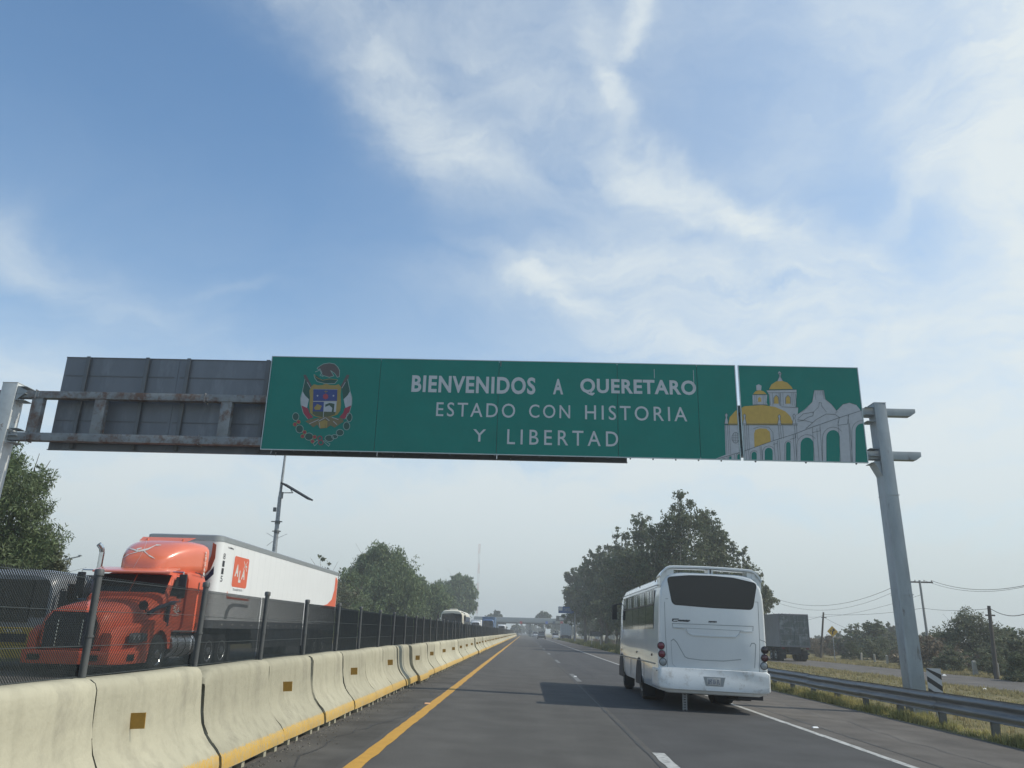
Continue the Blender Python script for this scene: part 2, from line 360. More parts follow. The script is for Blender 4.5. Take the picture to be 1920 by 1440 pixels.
# ================================================================== CONCRETE BARRIERS AND MEDIAN FENCE
conc = mat('barrier_concrete', (0.43, 0.405, 0.305), 0.9, var=0.10, vscale=1.6, col2=(0.31, 0.29, 0.225), thr=(0.50, 0.78), bump=0.28, bscale=22, spec=0.15)
def paint_foot(m):
    N, L = m.node_tree.nodes, m.node_tree.links; p = N['Principled BSDF']; src = p.inputs['Base Color'].links[0].from_socket
    t = [n for n in N if n.type == 'TEX_COORD'][0]; sx = N.new('ShaderNodeSeparateXYZ'); L.new(t.outputs['Object'], sx.inputs[0])
    gi = N.new('ShaderNodeObjectInfo')
    # each casting is a slightly different grey
    r = N.new('ShaderNodeMapRange'); r.inputs[3].default_value = 0.84; r.inputs[4].default_value = 1.10; L.new(gi.outputs['Random'], r.inputs[0])
    v = N.new('ShaderNodeVectorMath'); v.operation = 'SCALE'; L.new(src, v.inputs[0]); L.new(r.outputs[0], v.inputs[3])
    # streaks of run-off
    mp = N.new('ShaderNodeMapping'); mp.inputs['Scale'].default_value = (6, 6, .5); L.new(t.outputs['Object'], mp.inputs[0]); av = N.new('ShaderNodeVectorMath'); L.new(mp.outputs[0], av.inputs[0]); L.new(gi.outputs['Location'], av.inputs[1])
    ns = N.new('ShaderNodeTexNoise'); ns.inputs['Scale'].default_value = 1.2; ns.inputs['Detail'].default_value = 8; L.new(av.outputs[0], ns.inputs['Vector'])
    r3 = N.new('ShaderNodeMapRange'); r3.inputs[1].default_value = 0.50; r3.inputs[2].default_value = 0.78; r3.inputs[3].default_value = 1; r3.inputs[4].default_value = 0.80; L.new(ns.outputs[0], r3.inputs[0])
    v2 = N.new('ShaderNodeVectorMath'); v2.operation = 'SCALE'; L.new(v.outputs[0], v2.inputs[0]); L.new(r3.outputs[0], v2.inputs[3])
    n = N.new('ShaderNodeTexNoise'); n.inputs['Scale'].default_value = 9; n.inputs['Detail'].default_value = 7; L.new(av.outputs[0], n.inputs['Vector'])
    a = N.new('ShaderNodeMath'); a.operation = 'MULTIPLY_ADD'; L.new(n.outputs[0], a.inputs[0]); a.inputs[1].default_value = -0.10; L.new(sx.outputs[2], a.inputs[2])
    b = N.new('ShaderNodeMapRange'); b.inputs[1].default_value = 0.172; b.inputs[2].default_value = 0.165; b.inputs[3].default_value = 0; b.inputs[4].default_value = 0.9; L.new(a.outputs[0], b.inputs[0])
    c = N.new('ShaderNodeMapRange'); c.inputs[1].default_value = 0.0; c.inputs[2].default_value = 0.02; L.new(sx.outputs[0], c.inputs[0])
    d0 = N.new('ShaderNodeMapRange'); d0.inputs[1].default_value = 0.076; d0.inputs[2].default_value = 0.079; L.new(sx.outputs[2], d0.inputs[0]); dd = N.new('ShaderNodeMath'); dd.operation = 'MULTIPLY'; L.new(d0.outputs[0], dd.inputs[0]); L.new(c.outputs[0], dd.inputs[1])
    d = N.new('ShaderNodeMath'); d.operation = 'MULTIPLY'; L.new(b.outputs[0], d.inputs[0]); L.new(dd.outputs[0], d.inputs[1])
    ch = N.new('ShaderNodeTexNoise'); ch.inputs['Scale'].default_value = 14; ch.inputs['Detail'].default_value = 6; L.new(av.outputs[0], ch.inputs['Vector'])
    cr = N.new('ShaderNodeMapRange'); cr.inputs[1].default_value = 0.50; cr.inputs[2].default_value = 0.57; cr.inputs[3].default_value = 1; cr.inputs[4].default_value = 0.35; L.new(ch.outputs[0], cr.inputs[0])
    e = N.new('ShaderNodeMath'); e.operation = 'MULTIPLY'; L.new(d.outputs[0], e.inputs[0]); L.new(cr.outputs[0], e.inputs[1])
    x = N.new('ShaderNodeMix'); x.data_type = 'RGBA'; L.new(e.outputs[0], x.inputs['Factor']); L.new(v2.outputs[0], x.inputs['A']); x.inputs['B'].default_value = (0.56, 0.34, 0.065, 1)
    L.new(x.outputs['Result'], p.inputs['Base Color'])
paint_foot(conc)
HALF = [(0.42, 0.075), (0.42, 0.13), (0.405, 0.20), (0.36, 0.262), (0.295, 0.325), (0.235, 0.40), (0.19, 0.49), (0.165, 0.60), (0.152, 0.73), (0.145, 0.86), (0.137, 0.93), (0.115, 0.975), (0.075, 1.0)]
SEG = 2.055
def barrier_mesh(seed, L_=SEG-0.02, chip=0.02, hole=False):
    rng = random.Random(seed); ny = 16
    prof = HALF + [(-x, z) for x, z in HALF[::-1]]
    ys = [0, .012, .04] + [L_*k/ny for k in range(1, ny)] + [L_-.04, L_-.012, L_]
    corner = [[rng.uniform(0, chip)*(2.2 if rng.random() < .25 else 1) for _ in prof] for _ in range(2)]
    vs = []; n = len(prof)
    for j, y in enumerate(ys):
        e = min(j, len(ys)-1-j); end = 0 if j < len(ys)/2 else 1
        for i, (x, z) in enumerate(prof):
            sh = 1.0; dy = 0
            if e == 0: sh = 1-.10*corner[end][i]*5-.02; dy = corner[end][i]*(1 if end == 0 else -1)
            elif e == 1: sh = 1-.012-.10*corner[end][i]*2
            w = .003*math.sin(y*5+seed+i)+.0025*rng.uniform(-1, 1)
            if hole and j < 4 and z > .80: h_ = (4-j)/4*(z-.80)/.20; z = z-.16*h_*(.8+.4*rng.random()); dy += .05*h_ if j == 0 else 0; sh -= .1*h_*rng.random()
            vs.append((x*sh + w*(1 if x > 0 else -1), y+dy, z*(1-(1-sh)*.35) + (.004*math.sin(y*2.3+seed) if z > .3 else 0)))
    fs = []
    for j in range(len(ys)-1):
        for i in range(n): fs.append((j*n+i, j*n+(i+1) % n, (j+1)*n+(i+1) % n, (j+1)*n+i))
    fs += [tuple(range(n-1, -1, -1)), tuple(range((len(ys)-1)*n, len(ys)*n))]
    g = MB(); g.add(vs, fs)
    for y in (.25, .62, L_-.7, L_-.3):                    # feet that carry the casting clear of the road
        g.box(-.40, .40, y, y+.09, .0, .078)
    me = g.mesh('jersey_barrier', conc); bm = bmesh.new(); bm.from_mesh(me); bmesh.ops.recalc_face_normals(bm, faces=bm.faces); bm.to_mesh(me); bm.free(); shade(me, 38)
    return me
bar_meshes = [barrier_mesh(s) for s in (1, 2, 3, 4, 5)] + [barrier_mesh(9, chip=.05), barrier_mesh(10, hole=True), barrier_mesh(11, chip=.03)]
amber = mat('amber_reflector', (0.36, 0.20, 0.03), 0.45, var=.12, vscale=30, spec=0.5)
rg = MB(); rg.box(-.02, .112, -.004, .004, -.06, .06); rg.box(-.004, .0, .0045, .06, -.055, .055)
me_ref = rg.mesh('reflector', amber)
BX, B0 = -3.32, 6.17                                      # row of barriers: line of centres, first visible joint
ORD = ['nearest', 'second', 'third', 'fourth', 'fifth', 'sixth', 'seventh', 'eighth', 'ninth', 'tenth', 'eleventh', 'twelfth', 'thirteenth', 'fourteenth']
nr = np_ = 0
for k in range(-3, 138):
    y0 = B0 + SEG*k; rng = random.Random(100+k)
    if k in (0, 1): me = bar_meshes[5+k]
    elif k == 2: me = bar_meshes[7]
    else: me = bar_meshes[rng.randrange(5)]
    o = obj('jersey_barrier', me, loc=(BX+rng.uniform(-.012, .012), y0+.01, rng.uniform(-.012, .006)))
    o.rotation_euler = (rng.uniform(-.003, .003), rng.uniform(-.006, .006), rng.uniform(-.008, .008))
    if k in (8, 22): o.location.x += .07
    refl = (k % 2 == 0)
    if refl:
        zc = 0.66 if k else .60
        r_ = obj('reflector', me_ref, o, (.167, 0.62 if k else .58, .655)); r_.rotation_euler = (0, -.06, 0)
        if k < 0: lb = 'concrete barrier segment before the nearest fence post'
        elif nr < 10: lb = f'worn concrete barrier segment with the {ORD[nr]} amber reflector from the near end of the row'; nr += 1
        else: lb = 'distant concrete barrier segment with a tiny amber reflector, far down the median row'
    else:
        if k < 0: lb = 'plain barrier segment ' + ('under the leftmost stretch of mesh' if k == -1 else 'before the leftmost stretch of mesh')
        elif np_ < 9: lb = f'plain concrete barrier segment without reflector, {ORD[np_]} such one from the near end'; np_ += 1
        else: lb = 'distant plain concrete barrier segment without reflector, far down the median row'
    tag(o, lb, 'concrete barrier', 'concrete barriers along the median')
# grit caught at the foot of the barriers
g = MB(); rng = random.Random(21)
for _ in range(1500):
    y = 4+70*rng.random()**1.6; x = -2.9+abs(rng.gauss(0, .16)); s = rng.uniform(.006, .02)
    a = rng.uniform(0, 6.3); g.add([(x+s*math.cos(a), y+s*math.sin(a), .003), (x+s*math.cos(a+2.1), y+s*math.sin(a+2.1), .003), (x+s*math.cos(a+4.2), y+s*math.sin(a+4.2), .003), (x, y, .003+s*.9)], [(0, 1, 3), (1, 2, 3), (2, 0, 3)])
tag(g.build('gravel', mat('grit', (0.13, 0.12, 0.10), .9, island=.5), fix=False), 'loose grit lying along the foot of the concrete barriers', 'gravel', kind='stuff')

# fence of expanded metal on top of the barriers
fence = empty('median_fence', (BX-.03, B0, 0), label='dark expanded-metal screen fence on round posts along the top of the concrete barriers', cat='fence')
fpost = mat('fence_post_paint', (0.095, 0.10, 0.10), .6, .2, var=.2, vscale=6, col2=(.09, .075, .06), thr=(.6, .7))
pm = MB(); pm.tube((0, 0, .96), (0, 0, 1.80), .028, .028, 14); pm.lathe((0, 0, 1.765), (0, 0, 1), [(0, .037), (.04, .037), (.05, .031), (.054, .0)], 14)
me_post = pm.mesh('post', fpost); shade(me_post, 40)
cm = MB(); cm.lathe((0, 0, 1.30), (0, 0, 1), [(0, .035), (.02, .035)], 12)
mesh_m = mat('expanded_metal', (0.100, 0.116, 0.12), .55, .5, var=.15, vscale=9)
def exp_mesh(W_=SEG-.05, H_=.765, cw=.028, chh=.0122):
    """diamond grid of tilted metal strands: real openings, 6-8 mm deep"""
    vs, fs = [], []; nx, nz = int(W_/cw), int(H_/chh); d = .0023; t = .0031
    for j in range(nz+1):
        for i in range(nx+1):
            for sgn in (1, -1):
                y0, z0 = i*cw+(cw/2 if j % 2 else 0), j*chh/1; y1, z1 = y0+cw/2*sgn, z0+chh
                if y1 < -.03 or y1 > W_+.03: continue
                o = len(vs)
                vs += [(-d, y0, z0-t), (d, y0, z0+t), (d, y1, z1+t), (-d, y1, z1-t), (d*.3, y0, z0-t*1.1), (d*.3, y1, z1-t*1.1)]
                fs += [(o, o+1, o+2, o+3), (o, o+4, o+5, o+3)]
    me = bpy.data.meshes.new('mesh_panel'); me.from_pydata(vs, [], fs); me.materials.append(mesh_m); return me
me_exp = exp_mesh()
wm_ = MB()
for z in (.02, .24, .50, .745): wm_.tube((.012, -.02, z), (.012, SEG-.02, z+.004), .0028, .0028, 5)
me_wire = wm_.mesh('tension_wire', mesh_m)
for k in range(-2, 130):
    rng = random.Random(500+k); y = SEG*k+.10
    p_ = obj('post', me_post, fence, (.0, y, 0)); p_.rotation_euler = (rng.uniform(-.018, .018), rng.uniform(-.018, .018), rng.uniform(0, 6)); p_.location.z = rng.uniform(-.02, .02)
    if k < 30: c_ = obj('collar', cm.mesh('collar', fpost) if k == -2 else me_collar, p_); me_collar = c_.data
    q_ = obj('mesh_panel', me_exp, fence, (-.055, y+.02, .985)); q_.rotation_euler = (rng.uniform(-.004, .004), rng.uniform(-.012, .012), 0)
    if k < 40: obj('tension_wire', me_wire, q_)

# ================================================================== GUARDRAIL ON THE RIGHT
rail = empty('guardrail', (9.02, 20, -.28), label='grey steel W-beam guardrail on posts along the right shoulder', cat='guardrail')
WP = [(.02, .0), (.0, .012), (-.004, .045), (.055, .085), (.075, .11), (.075, .14), (.055, .165), (-.004, .205), (.0, .235), (.055, .275), (.075, .30), (.075, .33), (.0, .37), (-.004, .40), (.02, .412)]
def wbeam(L_):
    n = len(WP); vs = [(-x, y, z+.27) for y in (0, L_) for (x, z) in WP] + [(-x+.004, y, z+.27) for y in (0, L_) for (x, z) in WP]; fs = []
    for i in range(n-1): fs += [(i, i+1, n+i+1, n+i), (2*n+i, 3*n+i, 3*n+i+1, 2*n+i+1)]
    g = MB(); g.add(vs, fs); me = g.mesh('beam', mat('guardrail_steel', (0.25, 0.265, 0.28), .5, .45, var=.22, vscale=1.2, col2=(.17, .17, .17), bump=.1, streak=(1, .25, 3))); me.shade_smooth(); return me
me_beam = wbeam(4.10)
gp = MB(); gp.box(.03, .17, -.04, .04, -.05, .66); gp.box(.0, .04, -.05, .05, .32, .66)
me_gp = gp.mesh('guardrail_post', mat('guardrail_post_steel', (.12, .125, .12), .7, .2, var=.2, vscale=5))
sp = MB(); [sp.lathe((-.078, dy, z), (-1, 0, 0), [(0, .016), (.012, .014)], 8) for dy in (-.08, .08) for z in (.37, .58)]
me_bolt = sp.mesh('splice_bolts', steel)
for k in range(-1, 17):
    y = 6.5+4.0*k-20; rng = random.Random(k)
    b_ = obj('beam', me_beam, rail, (rng.uniform(-.006, .006), y, rng.uniform(-.012, .012))); b_.rotation_euler.z = rng.uniform(-.002, .002)
    if k < 12: obj('splice_bolts', me_bolt, b_, (0, .05, 0))
    for dy in (0.05, 2.05): 
        p_ = obj('guardrail_post', me_gp, rail, (0.02, y+dy, 0)); p_.rotation_euler.y = rng.uniform(-.03, .03)

# ================================================================== SIGN GANTRY
GY = 21.3
gan = empty('sign_gantry', (0, GY, 0), label='weathered grey steel gantry spanning both carriageways with two rusty box beams', cat='gantry')
def gpost(x0t, x1t, x0b, x1b, zt_, zb):
    g = MB(); y0, y1 = -.22, .22
    g.loft([[(x0b, y0, zb), (x1b, y0, zb), (x1b, y1, zb), (x0b, y1, zb)], [(x0t, y0, zt_), (x1t, y0, zt_), (x1t, y1, zt_), (x0t, y1, zt_)]])
    g.box(x0t-.012, x1t+.012, y0-.012, y1+.012, zt_, zt_+.015); return g
g = gpost(9.62, 9.94, 9.70, 10.08, 7.79, -.35); pr = g.build('post', postm, gan, bevel=.012)
g = MB()                                                   # lipped edges and weld seams of the right post
for t_ in np.linspace(0, 1, 2)[:1]: g.loft([[(9.685, -.245, -.35), (9.735, -.245, -.35), (9.735, -.222, -.35), (9.685, -.222, -.35)], [(9.608, -.245, 7.79), (9.650, -.245, 7.79), (9.650, -.222, 7.79), (9.608, -.222, 7.79)]])
for z_ in (2.6, 5.2): x_ = 9.70-.08*(z_+.35)/8.14; g.box(x_-.008, x_+.40-.06*(z_/8), -.232, .232, z_, z_+.02)
g.build_each('weld_seam', postm, pr)
g = MB(); g.box(9.50, 10.26, -.4, .4, -.36, -.30); [g.lathe((x, y, -.30), (0, 0, 1), [(0, .03), (.05, .03)], 6) for x in (9.57, 10.19) for y in (-.33, .33)]; g.build('base_plate', steel, pr)
g = gpost(-15.16, -14.72, -15.3, -14.86, 7.86, -.02); pl = g.build('post', mat('left_post_paint', (0.52, 0.54, 0.53), .6, .1, var=.14, vscale=2.5, col2=(0.19, 0.10, 0.06), thr=(0.60, 0.68)), gan, bevel=.012)
g = MB()                                                   # saddles where the beams pass the posts
for (xa, xb, zz) in ((-14.71, -14.45, 7.55), (-14.71, -14.45, 6.32), (9.38, 9.61, 7.46), (9.38, 9.61, 6.28)):
    for dz in (-.20, .0, .20): g.prism([(xa, -.2, zz+dz), (xb, -.2, zz+dz), (xb, .2, zz+dz), (xa, .2, zz+dz)], (0, 0, .014))
g.prism([(9.45, -.19, 6.12), (9.615, -.19, 6.12), (9.645, -.19, 5.72)], (0, .38, 0)); g.prism([(-14.71, -.19, 7.78), (-14.40, -.19, 7.62), (-14.71, -.19, 7.35)], (0, .012, 0))
g.build_each('bracket', postm, gan)
XL = -18.5
for (zc, hz) in ((7.56, .105), (6.32, .115)):
    x = XL; i = 0; seams = [XL, -14.2, -9.3, -5.1, .2, 4.4, 10.79]
    for a, b in zip(seams[:-1], seams[1:]):
        g = MB()
        if b > 10: g.prism([(a+.004, -.11, zc-hz), (b-.14, -.11, zc-hz), (b, -.11, zc-hz+.10), (b, -.11, zc+hz), (a+.004, -.11, zc+hz)], (0, .22, 0))
        else: g.box(a+.004, b-.004, -.11, .11, zc-hz, zc+hz)
        g.build('beam', rusty if b < 6 else postm, gan, bevel=.008)
        if b < 10:
            g = MB(); g.box(b-.09, b+.09, -.125, -.112, zc-hz+.02, zc+hz-.02); g.box(b-.012, b+.012, -.14, .14, zc-hz-.03, zc+hz+.03); g.build('splice_plate', rusty, gan)
for x in (-17.8, -14.13, -12.30, -8.66, -4.9, -1.2, 2.4, 6.0):
    g = MB(); g.box(x-.16, x+.16, -.09, .09, 6.437, 7.453); g.build('strut', rusty, gan, bevel=.008)

# --- signs
SY = 21.02                                                 # face of the welcome signs
def sp_(x, y): P = at(x, y, Y=SY); return (P[0], P[2])
green = mat('sign_green', (0.003, 0.185, 0.145), .45, var=.07, vscale=1.2, spec=.25, col2=(.010, .205, .165), thr=(.55, .8))
lett = mat('sign_letter_sheeting', (0.50, 0.52, 0.53), .5, var=.06, vscale=6, col2=(.36, .37, .38), thr=(.60, .75))
backm = mat('sign_back', (0.145, 0.16, 0.18), .55, .35, var=.14, vscale=1.0, col2=(0.20, 0.22, 0.24), thr=(.52, .70), streak=(1, 1, .3))
backr = mat('sign_back_rib', (0.12, 0.13, 0.14), .6, .3, var=.12, vscale=2)
edge = mat('sign_edge', (0.40, 0.47, 0.47), .4, .5, var=.1)
Z0, Z1 = 6.07, 8.78
ws = empty('welcome_sign', (0, SY, Z0), label='long green overhead sign reading BIENVENIDOS A QUERETARO with a state crest', cat='road sign')
def local(root, o): o.location = (o.location[0]-root.location[0], o.location[1]-root.location[1], o.location[2]-root.location[2])
def sign_panels(root, xs, z0, z1, y0=SY, d=.03, m=green, skew=0):
    for a, b in zip(xs[:-1], xs[1:]):
        g = MB(); g.box(a+.006, b-.006, y0, y0+d, z0, z1); o = g.build('panel', m, root); local(root, o)
XS = [sp_(x, y)[0] for x, y in ((511, 672), (715, 676), (936, 682), (1157, 688), (1306, 690), (1377, 691))]
sign_panels(ws, XS, Z0, Z1)
pan = empty('picture_sign', (7.4, SY, Z0), label='square green sign panel with a drawing of a domed church and an aqueduct', cat='road sign')
PX0, PX1 = sp_(1385, 692)[0], sp_(1607, 693)[0]
sign_panels(pan, [PX0, PX1], Z0, Z1)
def frame(root, x0, x1, z0, z1):
    g = MB(); w = .022
    g.box(x0, x1, SY-.010, SY+.034, z1, z1+w); g.box(x0, x1, SY-.010, SY+.034, z0-w, z0)
    g.box(x0-w, x0, SY-.010, SY+.034, z0-w, z1+w); g.box(x1, x1+w, SY-.010, SY+.034, z0-w, z1+w)
    o = g.build('edge_trim', edge, root); local(root, o)
frame(ws, XS[0], XS[-1], Z0, Z1); frame(pan, PX0, PX1, Z0, Z1)
g = MB()
for x in list(XS[1:-1]): g.box(x-.02, x+.02, SY+.032, SY+.20, Z0+.05, Z1-.03)
for x in np.arange(XS[0]+.3, XS[-1], .62): g.lathe((x, SY+.02, Z0-.03), (0, 0, -1), [(0, .022), (.03, .02)], 8)
[local(ws, o) for o in g.build_each('bracket', backr, ws)]
g = MB()
for x in (PX0+.3, (PX0+PX1)/2, PX1-.3): g.box(x-.02, x+.02, SY+.032, SY+.16, Z0+.05, Z1-.05); g.lathe((x, SY+.02, Z0-.03), (0, 0, -1), [(0, .03), (.03, .02)], 8)
[local(pan, o) for o in g.build_each('bracket', backr, pan)]
# small white tabs on the seams
g = MB()
for (px, py, dx, h) in ((939, 684, 0, .10), (939, 690, 0, .12)): x, z = sp_(px, py); g.box(x-.01, x+.01, SY-.006, SY-.002, Z1-.16, Z1)
for px in (1302, 1228): x = sp_(px, 740)[0]; g.box(x-.006, x+.006, SY-.004, SY-.002, Z1-.42-(.3 if px > 1300 else 0), Z1-.15)
[local(ws, o) for o in g.build_each('seam_tab', lett, ws)]
# words, each fitted where it stands: (text, left px, right px, top px, bottom px) read at the word's own corners
def words(rows, name, bold, label=None):
    g = MB()
    for (t, xl, yt, xr, yb, sp) in rows:
        a = at(xl, (yt+yb)/2, Y=SY); b = at(xr, (yt+yb)/2, Y=SY); zt_, zb = at((xl+xr)/2, yt, Y=SY)[2], at((xl+xr)/2, yb, Y=SY)[2]
        v, f = text_geo(t, a[0], b[0], zb, zt_, SY-.004, bold=bold, space=sp); g.add(v, f)
    [local(ws, o) for o in g.build_each(name, lett, ws, fix=False)]
words([('BIENVENIDOS', 772, 705.5, 1004, 737.5, 1.10), ('A', 1037, 710.5, 1056, 739.5, 1), ('QUERETARO', 1088, 711.5, 1305, 743.5, 1.10)], 'lettering', .030)
words([('ESTADO', 818, 755.5, 966, 782, 1.28), ('CON', 992, 759, 1069, 784, 1.28), ('HISTORIA', 1097, 761.5, 1288, 788.5, 1.32)], 'lettering', .004)
words([('Y', 887, 805, 911, 828, 1), ('LIBERTAD', 951, 807, 1159, 835, 1.42)], 'lettering', .004)

# polygons drawn in photograph pixels and laid flat on the sign face, clipped at the sheets' edges
def clip(poly, x, keep_less):
    out = []
    for i in range(len(poly)):
        a, b = poly[i-1], poly[i]; ia = (a[0] <= x) == keep_less; ib = (b[0] <= x) == keep_less
        if ia != ib: t = (x-a[0])/(b[0]-a[0]); out.append((x, a[1]+t*(b[1]-a[1])))
        if ib: out.append(b)
    return out
def clipz(poly, z):
    return [(y, x) for x, y in clip([(y, x) for x, y in poly], z, False)] if poly else []
class Art:
    """flat sheeting cut-outs: each layer is 1.2 mm proud of the one below"""
    def __init__(s, root): s.root = root; s.layers = {}; s.y = SY-.0035; s.k = 0
    def poly(s, px, m, lay, x_lo=None, x_hi=None):
        P = [sp_(*q) for q in px]
        if x_lo is not None: P = clip(P, x_lo, False)
        if x_hi is not None and P: P = clip(P, x_hi, True)
        P = clipz(P, Z0+.004)
        if len(P) < 3: return
        s.k += 1; bm = bmesh.new(); vs = [bm.verts.new((x, s.y-.0012*lay-.000012*s.k, z)) for x, z in P]
        try: bm.faces.new(vs)
        except ValueError: bm.free(); return
        bm.normal_update(); bmesh.ops.triangulate(bm, faces=bm.faces, ngon_method='EAR_CLIP'); g = s.layers.setdefault(m, MB()); o = {v: i for i, v in enumerate(bm.verts)}
        g.add([v.co[:] for v in bm.verts], [tuple(o[v] for v in f.verts) for f in bm.faces]); bm.free()
    def stroke(s, px, w, m, lay, closed=False, **k):
        pts = list(px)+([px[0]] if closed else [])
        for (a, b) in zip(pts[:-1], pts[1:]):
            dx, dy = b[0]-a[0], b[1]-a[1]; L_ = math.hypot(dx, dy)
            if L_ < 1e-6: continue
            nx, ny = -dy/L_*w/2, dx/L_*w/2; ex, ey = dx/L_*w*.3, dy/L_*w*.3
            s.poly([(a[0]+nx-ex, a[1]+ny-ey), (b[0]+nx+ex, b[1]+ny+ey), (b[0]-nx+ex, b[1]-ny+ey), (a[0]-nx-ex, a[1]-ny-ey)], m, lay, **k)
    def done(s, names):
        for m, g in s.layers.items():
            nm = names.get(m.name, 'crest_colour')
            if 'outline' in nm: o = g.build(nm, m, s.root, fix=False); local(s.root, o); o['kind'] = 'stuff'
            else:
                for o in g.build_each(nm, m, s.root, fix=False): local(s.root, o)
def am(n, c): return mat('sheeting_'+n, c, .55, var=.08, vscale=8)
cg, cw, cr_, cb, cy_, cbr, cdg, cln = am('gold', (.30, .22, .06)), am('white', (.40, .43, .45)), am('red', (.28, .03, .055)), am('blue', (.03, .055, .20)), am('yellow', (.50, .33, .07)), am('brown', (.085, .075, .070)), am('dark_green', (.012, .075, .055)), am('outline', (.26, .36, .33))
A = Art(ws)
def K(pts): return [(530+x/8, 670+y/8) for x, y in pts]
def circ(cx, cy, rx, ry=None, n=18): ry = ry or rx; return [(cx+rx*math.cos(2*math.pi*i/n), cy+ry*math.sin(2*math.pi*i/n)) for i in range(n)]
eagle = [(515, 165), (560, 130), (610, 100), (700, 85), (780, 100), (830, 150), (855, 200), (850, 290), (820, 300), (780, 240), (720, 200), (770, 280), (700, 300), (600, 270), (560, 200)]
A.poly(K(eagle), cbr, 0); A.stroke(K(eagle), 1.0, cln, 1, True)
A.poly(K([(470, 260), (520, 280), (580, 330), (700, 320), (820, 340), (780, 395), (640, 400), (520, 370)]), cdg, 0)
A.stroke(K([(470, 260), (480, 310), (520, 365), (640, 395), (780, 395), (825, 345)]), 1.1, cln, 2); A.stroke(K([(480, 260), (500, 300), (600, 345), (700, 325), (820, 335)]), .9, cg, 2); A.stroke(K([(490, 220), (540, 200), (560, 170), (590, 230), (560, 270), (610, 290)]), 1.0, cln, 2)
for sgn, ox in ((1, 0), (-1, 1310)):
    def X_(pts): return K([(ox+sgn*x, y) for x, y in pts])
    A.poly(X_([(310, 265), (350, 262), (445, 440), (420, 470), (330, 330)]), cbr, 0)
    A.stroke(X_([(370, 375), (420, 462)]), .9, cw, 2)
    A.poly(X_([(335, 320), (420, 480), (400, 640), (330, 570), (300, 500)]), cdg, 1); A.poly(X_([(300, 510), (335, 570), (395, 630), (365, 765), (280, 720), (272, 620)]), cw, 1)
    A.poly(X_([(283, 722), (380, 765), (400, 830), (460, 900), (380, 930), (310, 830)]), cr_, 1); A.stroke(X_([(335, 330), (300, 500), (270, 600), (272, 700), (310, 840), (375, 925)]), 1.0, cln, 3)
    for q in (320, 345): A.stroke(X_([(q-10, 590), (q-15, 700)]), .35, cln, 3)
A.poly(K([(430, 440), (470, 405), (530, 420), (600, 415), (650, 395), (710, 415), (790, 420), (840, 405), (880, 450), (870, 560), (875, 700), (865, 800), (820, 860), (760, 880), (700, 900), (620, 910), (540, 900), (470, 880), (410, 830), (400, 720), (410, 600), (400, 500)]), cg, 2)
A.poly(K([(462, 475), (825, 480), (820, 500), (815, 655), (458, 655)]), cb, 3); A.poly(K([(458, 668), (622, 668), (618, 820), (450, 820)]), cb, 3); A.poly(K([(630, 668), (810, 668), (800, 830), (618, 830)]), cw, 3)
A.poly(K([(448, 810), (800, 820), (780, 860), (700, 890), (600, 900), (500, 880), (450, 850)]), am('olive', (.07, .09, .04)), 3)
A.stroke(K([(458, 662), (815, 662)]), 1.0, cw, 4); A.stroke(K([(625, 665), (610, 900)]), 1.0, cw, 4); A.stroke(K([(462, 478), (825, 484)]), .5, cw, 4)
A.poly(K([(645+(48 if i % 2 else 34)*math.cos(i*math.pi/10), 590+(48 if i % 2 else 34)*math.sin(i*math.pi/10)) for i in range(20)]), am('sun_red', (.33, .04, .06)), 4)
A.stroke(K([(650, 500), (650, 540)]), .9, cg, 5); A.stroke(K([(625, 512), (678, 512)]), .9, cg, 5)
for x in (524, 763): A.poly(K(circ(x, 578, 12)), cw, 4)
A.poly(K([(740, 690), (780, 700), (765, 830), (735, 830), (745, 760), (700, 720), (640, 745), (640, 710), (700, 685)]), am('tree_green', (.03, .07, .045)), 4); A.poly(K([(470, 760), (520, 700), (590, 730), (560, 790), (490, 790)]), cg, 4)
A.poly(K([(340, 960), (420, 930), (640, 890), (900, 920), (915, 965), (860, 1000), (780, 1055), (720, 1020), (660, 1060), (560, 1070), (520, 1010), (460, 1050), (400, 1000)]), am('bronze', (.16, .13, .06)), 3)
A.poly(K([(545, 975), (630, 940), (675, 960), (665, 1060), (560, 1065)]), cg, 4)
for a, b in (((540, 960), (640, 905)), ((650, 910), (700, 950)), ((740, 900), (835, 935)), ((400, 1000), (540, 935)), ((760, 960), (815, 1010))): A.stroke(K([a, b]), 1.0, cw, 5)
A.stroke(K([(550, 980), (560, 1060)]), .8, cw, 5); A.stroke(K([(640, 1000), (645, 1060)]), .5, cbr, 5)
for (cx, cy, rx, ry) in ((197, 890, 48, 58), (255, 1075, 55, 60), (395, 1190, 62, 55), (700, 1215, 65, 48), (780, 1190, 45, 30), (860, 1130, 55, 48), (960, 1030, 48, 60), (1000, 900, 42, 66)):
    p = K(circ(cx, cy, rx, ry)); A.poly(p, cdg, 1); A.stroke(p, 1.0, cln, 2, True)
for (cx, cy) in ((240, 970), (185, 1008), (330, 1125), (300, 1185), (480, 1195), (450, 1262)): p = K(circ(cx, cy, 27)); A.poly(p, cr_, 3); A.stroke(p, .9, cg, 4, True)
A.stroke(K(circ(560, 1215, 32)), 1.6, cr_, 5, True); A.stroke(K(circ(575, 1280, 34)), 1.6, cr_, 5, True)
for p in ([(520, 1240), (460, 1290), (480, 1330), (540, 1270)], [(610, 1260), (690, 1335), (712, 1300), (620, 1250)]): A.stroke(K(p), 1.0, cln, 4, True)
A.done({'sheeting_gold': 'crest_frame', 'sheeting_brown': 'crest_eagle', 'sheeting_outline': 'crest_outline', 'sheeting_red': 'crest_ribbon', 'sheeting_blue': 'crest_field', 'sheeting_white': 'crest_white'})
